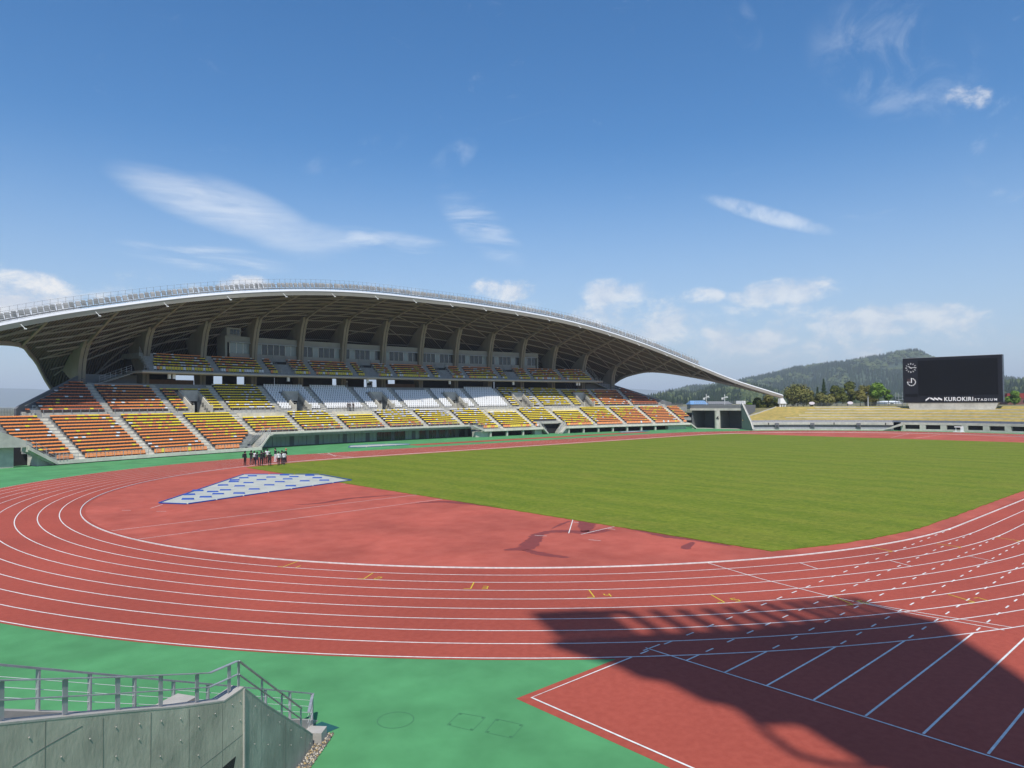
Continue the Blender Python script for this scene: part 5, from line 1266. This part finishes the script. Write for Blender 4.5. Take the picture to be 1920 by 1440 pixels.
def along(P, t):
    t *= len(P)-1; i = min(int(t), len(P)-2); f = t-i; return Vector((P[i][0]*(1-f)+P[i+1][0]*f, P[i][1]*(1-f)+P[i+1][1]*f))
for i in range(17):
    g = along(base, i/16); tip = g+Vector((.95, 2.05))*(1.0 if i > 3 else 1.15)
    b = MB(); b.bar(lift(g), lift(tip), .40, .4); fixn(b.build('lamp_arm', M_GALVD, TW))
b = MB()
for i in range(8): a = along(base, i/26)+Vector((.95, 2.05)); c = along(base, (i+1)/26)+Vector((.95, 2.05)); b.bar(lift(a), lift(c), .4, .4)
b.build('top_rail', M_GALVD, TW)
b = MB(); rp_ = [lift(g) for g in ((-31.44, -40.7), (-32.05, -41.6), (-32.4, -42.3), (-32.3, -42.95), (-31.7, -43.7))]; b.tube(rp_, .13, 6); b.build('shadow_loop', M_GALVD, TW)  # loop added to cast the ring in the shadow
b = MB(); m0 = lift((-29.5, -47.0)); b.tube([Vector((m0.x, m0.y, -.5)), m0], [.9, .55], 10); b.build('mast', M_GALV, TW)

# ------------------------------------------------------------------ people
M_SKIN = mat('skin', (.42, .25, .17), .6); M_HAIR = mat('hair_black', (.012, .010, .010), .6); M_BLACK = mat('cloth_black', (.014, .014, .018), .85, var=.3, scale=20); M_NAVY = mat('cloth_navy', (.015, .018, .04), .85, var=.3, scale=20); M_SHIRT = mat('cloth_white', (.72, .72, .74), .8, var=.08, scale=15); M_SHOE = mat('shoe_white', (.6, .6, .6), .7); M_GREYT = mat('trousers_charcoal', (.035, .035, .045), .85)
def person(loc, face, top, legs, shoe, label, pose=0, h=1.72, backpack=False, cap=None, group=None):
    e = empty('person', loc, label, 'person', group, rz=face)
    s = h/1.72; st = .10 if pose != 1 else .16
    J = {'pel': (0, 0, .95), 'waist': (0, .0, 1.10), 'chest': (0, -.01, 1.32), 'neck': (0, 0, 1.47), 'head': (0, .02, 1.56), 'crown': (0, .01, 1.70)}
    arms = {0: ((.20, 0, 1.40), (.25, -.02, 1.14), (.24, .08, .90)), 1: ((.20, 0, 1.40), (.26, .05, 1.15), (.20, .24, 1.02)), 2: ((.20, 0, 1.40), (.27, .02, 1.16), (.05, .22, 1.18)), 3: ((.20, 0, 1.40), (.26, -.12, 1.17), (.16, -.10, .98))}[pose]
    V = [J['pel'], J['waist'], J['chest'], J['neck'], J['head'], J['crown']]; E = [(0, 1), (1, 2), (2, 3), (3, 4), (4, 5)]; Rd = [(.15, .115), (.135, .10), (.165, .115), (.058, .058), (.085, .10), (.06, .07)]
    for sx in (-1, 1):
        o_ = len(V)
        V += [(sx*.10, 0, .88), (sx*st, .02*sx, .50), (sx*st, -.03+.04*sx, .09), (sx*(st+.02), .12+.04*sx, .04)]; E += [(0, o_), (o_, o_+1), (o_+1, o_+2), (o_+2, o_+3)]; Rd += [(.095, .10), (.062, .068), (.045, .05), (.042, .035)]
        o_ = len(V); V += [(sx*a[0], a[1], a[2]) for a in arms]; hx = arms[2]; V += [(sx*hx[0]*.96, hx[1]+.03, hx[2]-.09)]
        E += [(2, o_), (o_, o_+1), (o_+1, o_+2), (o_+2, o_+3)]; Rd += [(.066, .07), (.048, .05), (.036, .038), (.034, .022)]
    me = bpy.data.meshes.new('body'); me.from_pydata([(x*s, y*s, z*s) for x, y, z in V], E, []); o = bpy.data.objects.new('body', me); COL.objects.link(o)
    md = o.modifiers.new('skin', 'SKIN'); sv = me.skin_vertices[0].data
    for i, r in enumerate(Rd): sv[i].radius = (r[0]*s, r[1]*s)
    sv[0].use_root = True; ms = o.modifiers.new('sub', 'SUBSURF'); ms.levels = 1
    bpy.context.view_layer.update(); dg = bpy.context.evaluated_depsgraph_get(); m2 = bpy.data.meshes.new_from_object(o.evaluated_get(dg)); bpy.data.objects.remove(o)
    m2.name = 'body'
    m2.materials.clear()
    for m in (M_SKIN, top, legs, shoe): m2.materials.append(m)
    for f in m2.polygons:
        c = f.center/s; hand = (Vector((abs(c.x), c.y, c.z))-Vector(arms[2])).length < .085 or (Vector((abs(c.x), c.y, c.z))-Vector((arms[2][0]*.96, arms[2][1]+.03, arms[2][2]-.09))).length < .1
        f.material_index = 3 if c.z < .075 else (0 if (c.z > 1.445 or (hand and abs(c.x) > .02)) else (2 if c.z < .97 and abs(c.x) < .20 else 1)); f.use_smooth = True
    o = bpy.data.objects.new('body', m2); COL.objects.link(o); o.parent = e
    b = MB(); n = 8; P = []; rings = ((1.50, .070, -.055), (1.57, .105, -.035), (1.645, .118, -.012), (1.705, .095, .0), (1.745, .045, .0))
    vs = [(s*r*math.cos(6.283*q/n), s*(r*1.1*math.sin(6.283*q/n)+y), s*z) for z, r, y in rings for q in range(n)]
    b.add(vs, [(i*n+q, i*n+(q+1) % n, (i+1)*n+(q+1) % n, (i+1)*n+q) for i in range(4) for q in range(n)]+[tuple(4*n+q for q in range(n))]); b.build('hair', cap or M_HAIR, e, smooth=True, local=True)
    if backpack:
        b = MB(); b.hexa([(-.15*s, -.30*s, .98*s), (.15*s, -.30*s, .98*s), (.15*s, -.10*s, .98*s), (-.15*s, -.10*s, .98*s), (-.13*s, -.26*s, 1.40*s), (.13*s, -.26*s, 1.40*s), (.13*s, -.10*s, 1.40*s), (-.13*s, -.10*s, 1.40*s)]); b.build('backpack', M_BLACK, e, local=True)
    return e
def gp_(px, py, z=0.0):
    d = px_dir(px, py); t = (z-CAM.z)/d.z; p = CAM+d*t; return (p.x, p.y, z)
GR = 'people standing together at the track edge'
cen = Vector(gp_(500, 868))
def face_to(p, c=None):
    d = (c or cen)-Vector(p); return math.atan2(d.y, d.x)-math.pi/2
crew = [((459.5, 873.5), M_BLACK, M_BLACK, M_SHOE, 'person in black with a backpack at the left end of the group on the track', 0, 1.78, True, None),
        ((471, 871.5), M_BLACK, M_GREYT, M_BLACK, 'person in black jacket with arms folded, second from the left in the group', 2, 1.75, False, None),
        ((477, 870.5), M_SHIRT, M_BLACK, M_BLACK, 'person with pale shirt half hidden behind a dark suit, left part of group', 0, 1.62, False, None),
        ((482, 873.5), M_NAVY, M_NAVY, M_BLACK, 'person in dark navy suit standing just left of the group centre', 1, 1.68, False, None),
        ((490, 873.5), M_BLACK, M_BLACK, M_BLACK, 'person all in black holding something pale, middle of the group', 2, 1.78, False, None),
        ((495, 870), M_BLACK, M_BLACK, M_BLACK, 'person in black half hidden behind the middle of the group', 0, 1.72, False, None),
        ((501, 868.5), M_SHIRT, M_BLACK, M_SHOE, 'person in white shirt and black trousers facing the camera in the group', 3, 1.80, False, None),
        ((506, 874.5), M_BLACK, M_BLACK, M_SHOE, 'person in black seen from behind with white shoes in the group', 0, 1.68, False, None),
        ((516, 866.5), M_NAVY, M_SHIRT, M_SHOE, 'person in navy top and white trousers at the back of the group', 3, 1.78, False, None),
        ((522.5, 873), M_SHIRT, M_BLACK, M_BLACK, 'person in white shirt and black trousers nearest the grass', 0, 1.70, False, None),
        ((528.5, 871), M_BLACK, M_NAVY, M_BLACK, 'person in black between two white shirts at the right of the group', 0, 1.72, False, None),
        ((532.5, 872), M_SHIRT, M_NAVY, M_SHOE, 'person in white shirt and navy trousers at the right end of the group', 0, 1.66, False, None),
        ((536, 867.5), M_BLACK, M_BLACK, M_BLACK, 'fair-haired person in black behind the right end of the group', 3, 1.80, False, mat('hair_fair', (.35, .18, .08), .6))]
for (px, py), a, l_, s_, lab, pose, h, bp_, cap in crew:
    p = gp_(px, py, .006); person(p, face_to(p)+random.uniform(-.4, .4), a, l_, s_, lab, pose, h, bp_, cap, GR)
for i, (k, lab, pose) in enumerate(((-2.02, 'person in dark clothes, left of the three standing below the white seats', 1), (-1.96, 'person in dark clothes, middle of the three standing below the white seats', 2), (-1.90, 'person in dark clothes, right of the three standing below the white seats', 1))):
    p = PP(256.0+.2*(i % 2), k, WALK+.005); person(tuple(p), math.pi+random.uniform(-.8, .8)+(-R_(k*SD)), M_BLACK, M_BLACK, M_BLACK, lab, pose, 1.70, False, None, 'people on the grandstand walkway')

# ------------------------------------------------------------------ trees on the plateau
def leaf_mat(name, c1, c2, c3):
    m = bpy.data.materials.new(name); m.use_nodes = True; nt = m.node_tree; bs = nt.nodes['Principled BSDF']; bs.inputs['Roughness'].default_value = .75; bs.inputs['Specular IOR Level'].default_value = .2
    at_ = nt.nodes.new('ShaderNodeAttribute'); at_.attribute_name = 'tone'; cr = nt.nodes.new('ShaderNodeValToRGB'); nt.links.new(at_.outputs['Fac'], cr.inputs[0])
    cr.color_ramp.elements[0].color = (*c1, 1); cr.color_ramp.elements[1].color = (*c3, 1); el = cr.color_ramp.elements.new(.5); el.color = (*c2, 1); nt.links.new(cr.outputs[0], bs.inputs['Base Color']); return m
LM = {'dark': leaf_mat('leaf_dark', (.030, .052, .012), (.085, .10, .018), (.17, .155, .028)), 'olive': leaf_mat('leaf_olive', (.065, .075, .020), (.14, .14, .035), (.22, .19, .06)), 'brown': leaf_mat('leaf_brown', (.07, .078, .020), (.15, .140, .034), (.21, .19, .05)), 'bright': leaf_mat('leaf_bright', (.045, .095, .012), (.11, .20, .022), (.20, .30, .04)), 'conifer': leaf_mat('leaf_conifer', (.010, .024, .010), (.025, .048, .018), (.045, .075, .025))}
M_BARK = mat('bark', (.16, .12, .08), .9, var=.4, scale=6)
def crown_mesh(kind, h, r, n, z0, size, conif=False):
    V = []; Fc = []; T = []; off = 0; cl = []
    if not conif:
        for i in range(max(9, int(r*5))):
            a = random.random()*6.283; rr = r*random.uniform(.15, .78); z = z0+(h-z0)*random.uniform(.15, .88); sc = 1-abs((z-z0)/(h-z0)-.45)*.9
            cl.append((rr*math.cos(a)*sc, rr*math.sin(a)*sc, z, r*random.uniform(.26, .48), random.random()))
    for i in range(n):
        if conif:
            t = random.random()**.8; z = z0+(h-z0)*t; R = r*(1-t)**.9*(.75+.25*math.sin(t*46))+.05; a = random.random()*6.283; q = R*random.uniform(.45, 1.0); c = Vector((q*math.cos(a), q*math.sin(a), z-.12*q)); tn = random.random()*.7+.3*t
            nrm = Vector((math.cos(a), math.sin(a), .6))
        else:
            cx, cy, cz, cr, ct = random.choice(cl); d = Vector((random.gauss(0, 1), random.gauss(0, 1), random.gauss(0, 1))).normalized(); q = cr*random.uniform(.55, 1.05); c = Vector((cx, cy, cz))+d*q*Vector((1, 1, .8)).length/1.6
            tn = min(1, max(0, ct*.5+random.random()*.5)); nrm = d+Vector((0, 0, .4))
        nrm = (nrm+Vector((random.uniform(-.7, .7), random.uniform(-.7, .7), random.uniform(-.4, .7)))).normalized(); u = nrm.orthogonal().normalized(); w = nrm.cross(u); an = random.random()*6.283; u, w = u*math.cos(an)+w*math.sin(an), w*math.cos(an)-u*math.sin(an); sz = size*random.uniform(.6, 1.3)
        V += [c-u*sz, c-w*sz*.55, c+u*sz, c+w*sz*.55]; Fc.append((off, off+1, off+2, off+3)); T += [tn]*4; off += 4
    me = bpy.data.meshes.new('crown'); me.from_pydata([tuple(v) for v in V], [], Fc); me.materials.append(LM[kind]); at_ = me.attributes.new('tone', 'FLOAT', 'POINT'); at_.data.foreach_set('value', T); return me
def tree(px, ybase, ytop, wpx, D, kind, label, conif=False, z=5.4, stem=.28, group='trees on the plateau beyond the lawn bank', name='tree'):
    d = px_dir(px, 750); t = D/d.dot(Fw); p = CAM+d*t; p.z = z
    s = D/1318.9; top = CAM.z+D*(px_dir(px, ytop).z/px_dir(px, ytop).dot(Fw)); h = max(top-z, 1.0); r = wpx*s/2*(1.0 if conif else 1.22)
    e = empty(name, tuple(p), label, 'tree', group)
    me = crown_mesh(kind, h, r, int(1300+r*700), h*stem*.55, .34 if not conif else .24, conif); o = bpy.data.objects.new('crown', me); COL.objects.link(o); o.parent = e
    b = MB(); b.tube([Vector((0, 0, -.3)), Vector((.05, .02, h*.3)), Vector((-.04, .05, h*.6)), Vector((0, 0, h*.85))], [.05*h**.5+.05, .04*h**.5+.04, .06, .02], 7)
    if not conif:
        for q in range(5):
            a = q*1.26+random.random(); zz = h*(.25+.09*q); b.tube([Vector((0, 0, zz)), Vector((r*.35*math.cos(a), r*.35*math.sin(a), zz+h*.14)), Vector((r*.65*math.cos(a), r*.65*math.sin(a), zz+h*.24))], [.07, .045, .02], 5)
    b.build('trunk', M_BARK, e, local=True); return e
tree(1496, 762, 724, 46, 222, 'olive', 'wide olive tree beside the right roof tip'); tree(1519, 762, 734, 22, 226, 'brown', 'brownish bush tree left of the small conifer', stem=.1)
tree(1533, 762, 726, 11, 232, 'conifer', 'small dark conifer left of the tall conifer', True); tree(1545, 762, 711, 17, 232, 'conifer', 'tall dark pointed conifer between the broad trees', True)
tree(1546, 762, 738, 34, 218, 'olive', 'low olive bush tree in front of the tall conifer', stem=.08); tree(1569, 762, 721, 26, 226, 'dark', 'dark green round tree, left of the dark pair'); tree(1589, 762, 717, 34, 224, 'dark', 'dark green tall round tree, right of the dark pair')
tree(1613, 762, 724, 28, 226, 'brown', 'brown and green round tree right of the dark pair'); tree(1627, 762, 717, 14, 228, 'brown', 'narrow brownish tree behind the white lamp pole', stem=.15); tree(1648, 762, 718, 30, 222, 'bright', 'bright green tree with pale trunk near the scaffold', stem=.5)
tree(1666, 762, 731, 15, 221, 'bright', 'smaller bright green tree next to the scaffold', stem=.5); tree(1636, 762, 740, 22, 230, 'olive', 'low olive shrub tree behind the bright green tree', stem=.08); tree(1901, 758, 731, 22, 230, 'bright', 'bright green round tree right of the video screen', stem=.2)
for i, (px, yt, w, kd, lab) in enumerate(((1405, 753, 14, 'bright', 'small yellow-green bush next to the gateway wing wall'), (1423, 747, 24, 'dark', 'dark green bush at the top of the bank by the gateway'), (1442, 744, 26, 'olive', 'olive bush under the descending roof tip'), (1457, 748, 18, 'dark', 'small dark bush beside the roof abutment'))):
    tree(px, 764, yt, w, 196, kd, lab, stem=.05, z=4.9, group='bushes under the roof tip', name='bush')
# ------------------------------------------------------------------ small things on the plateau
def at_px(px, D, z): d = px_dir(px, 750); p = CAM+d*(D/d.dot(Fw)); p.z = z; return p
for px, lab in ((1522, 'white oval sign on the bank crest, left of the two'), (1594, 'white oval sign on the bank crest, right of the two')):
    p = at_px(px, 207, 5.5); e = empty('oval_sign', tuple(p), lab, 'sign', rz=YAW-math.pi/2); b = MB()
    P = [Vector((.85*math.cos(a)*(1 if abs(math.cos(a)) > .3 else 1), -.05, 1.0+.42*math.sin(a))) for a in np.linspace(0, 2*math.pi, 21)[:-1]]; b.prism(P, (0, .1, 0)); b.build('sign_face', mat('sign_pink', (.75, .66, .68), .5), e, local=True)
    b = MB(); b.box((.55, .03, .3), (.08, .08, .8)); b.box((-.55, .03, .3), (.08, .08, .8)); b.build('sign_legs', M_GALV, e, local=True)
p = at_px(1627.5, 205, 5.3); e = empty('lamp_pole', tuple(p), 'slim white lamp pole on the bank crest', 'lamp pole'); b = MB(); b.tube([Vector((0, 0, 0)), Vector((0, 0, 2.9))], [.11, .08], 8); b.build('pole', M_STEELW, e, local=True); b = MB(); b.tube([Vector((0, 0, 2.9)), Vector((0, 0, 3.3))], [.16, .12], 8); b.build('lamp_head', M_GALVD, e, local=True)
def fence(px0, px1, D, z, h, label):
    a, c = at_px(px0, D, z), at_px(px1, D, z); e = empty('mesh_fence', tuple((a+c)/2), label, 'fence'); n = max(2, int((c-a).length/2))
    for i in range(n+1): b = MB(); p = a.lerp(c, i/n); b.bar(p, p+Vector((0, 0, h)), .06, .06); b.build('post', M_GALVD, e)
    b = MB()
    for q in range(int(h/.12)): b.bar(a+Vector((0, 0, .1+.12*q)), c+Vector((0, 0, .1+.12*q)), .015, .015)
    m = int((c-a).length/.15)
    for q in range(m): p = a.lerp(c, q/m); b.bar(p, p+Vector((0, 0, h)), .012, .012)
    b.build('mesh', M_GALVD, e)
fence(1527, 1604, 213, 5.35, 1.3, 'grey mesh fence along the bank crest between the oval signs'); fence(1494, 1511, 205, 5.4, 1.2, 'short grey mesh gate on the bank crest'); fence(1606, 1672, 218, 5.35, 1.3, 'grey mesh fence in front of the bright green trees'); fence(1413, 1492, 200, 5.0, 1.3, 'grey mesh fence below the roof tip')
b = MB(); p = at_px(1565, 206, 5.35); r = Rt*6.2; b.bar(p-r, p+r, .3, .45); tag(b.build('low_wall', M_CONC), 'long pale low wall on the bank crest below the fence', 'wall')
# scaffold tower and far buildings
p = at_px(1691, 214, 5.0); e = empty('scaffold', tuple(p), 'grey steel scaffold tower left of the video screen', 'scaffold', rz=YAW-math.pi/2)
for x in (-1.0, 1.0):
    for y in (0, 1.6): b = MB(); b.bar((x, y, 0), (x, y, 4.6), .1, .1); b.build('upright', M_GALV, e, local=True)
for z in (1.2, 2.3, 3.4): b = MB(); b.bar((-1.3, 0, z), (1.3, 0, z), .09, .09); b.bar((-1.3, 1.6, z), (1.3, 1.6, z), .09, .09); b.build('ledger', M_GALV, e, local=True)
b = MB(); b.bar((-1, 0, .2), (1, 0, 2.2), .06, .06); b.bar((1, 0, .2), (-1, 0, 2.2), .06, .06); b.build('cross_brace', M_GALV, e, local=True); b = MB(); b.box((0, .8, 2.35), (2.9, 1.7, .1)); b.build('deck', M_GALV, e, local=True)
def house(px0, px1, D, z, h, wall, roof, label, rh=1.0, depth=10, band=0):
    a, c = at_px(px0, D, z), at_px(px1, D, z); W = (c-a).length; e = empty('building', tuple((a+c)/2), label, 'building', rz=math.atan2((c-a).y, (c-a).x))
    b = MB(); b.box((0, depth/2, h/2), (W, depth, h)); b.build('wall', wall, e, local=True)
    b = MB()
    if band: b.box((0, depth/2, h+band/2), (W+.1, depth+.1, band))
    else: b.hexa([(-W/2-.3, -.3, h), (W/2+.3, -.3, h), (W/2+.3, depth+.3, h), (-W/2-.3, depth+.3, h), (-W/2*.9, depth*.45, h+rh), (W/2*.9, depth*.45, h+rh), (W/2*.9, depth*.55, h+rh), (-W/2*.9, depth*.55, h+rh)])
    b.build('roof', roof, e, local=True)
    for i in range(max(1, int(W/4))): b = MB(); b.box((-W/2+2+4*i, -.02, h*.55), (1.6, .06, h*.35)); b.build('window', M_GLASS, e, local=True)
    return e
house(1889, 1990, 236, 5.2, 2.3, mat('brick_brown', (.17, .075, .065), .8, var=.2, scale=1), mat('red_band', (.26, .035, .030), .7, var=.1, scale=1), 'long red-brown building right of the video screen', band=1.7)
house(1664, 1690, 320, 4.6, 1.6, M_SIGNW, M_STEELW, 'low white-roofed shed behind the scaffold', rh=.6); house(1296, 1326, 205, 5.2, 1.2, M_BOOTH, mat('roof_blue', (.16, .30, .50), .6, var=.1, scale=.5), 'blue-roofed shed behind the gateway deck', rh=1.1, depth=5)
house(1330, 1372, 330, 3.0, 3.0, M_BOOTH, mat('roof_grey', (.2, .2, .2), .7), 'grey-roofed house in front of the wooded hill', rh=1.2)

# ------------------------------------------------------------------ haze
b = MB(); b.hexa([(-15000, -15000, -1.2), (17000, -15000, -1.2), (17000, 17000, -1.2), (-15000, 17000, -1.2), (-15000, -15000, 330), (17000, -15000, 330), (17000, 17000, 330), (-15000, 17000, 330)])
hm = bpy.data.materials.new('haze_air'); hm.use_nodes = True; nt = hm.node_tree; nt.nodes.clear()
pv_ = nt.nodes.new('ShaderNodeVolumePrincipled'); pv_.inputs['Color'].default_value = (.84, .925, 1.0, 1); pv_.inputs['Density'].default_value = HAZE; pv_.inputs['Anisotropy'].default_value = 0.0
om = nt.nodes.new('ShaderNodeOutputMaterial'); nt.links.new(pv_.outputs[0], om.inputs['Volume'])
tag(fixn(b.build('haze', hm)), kind='stuff')
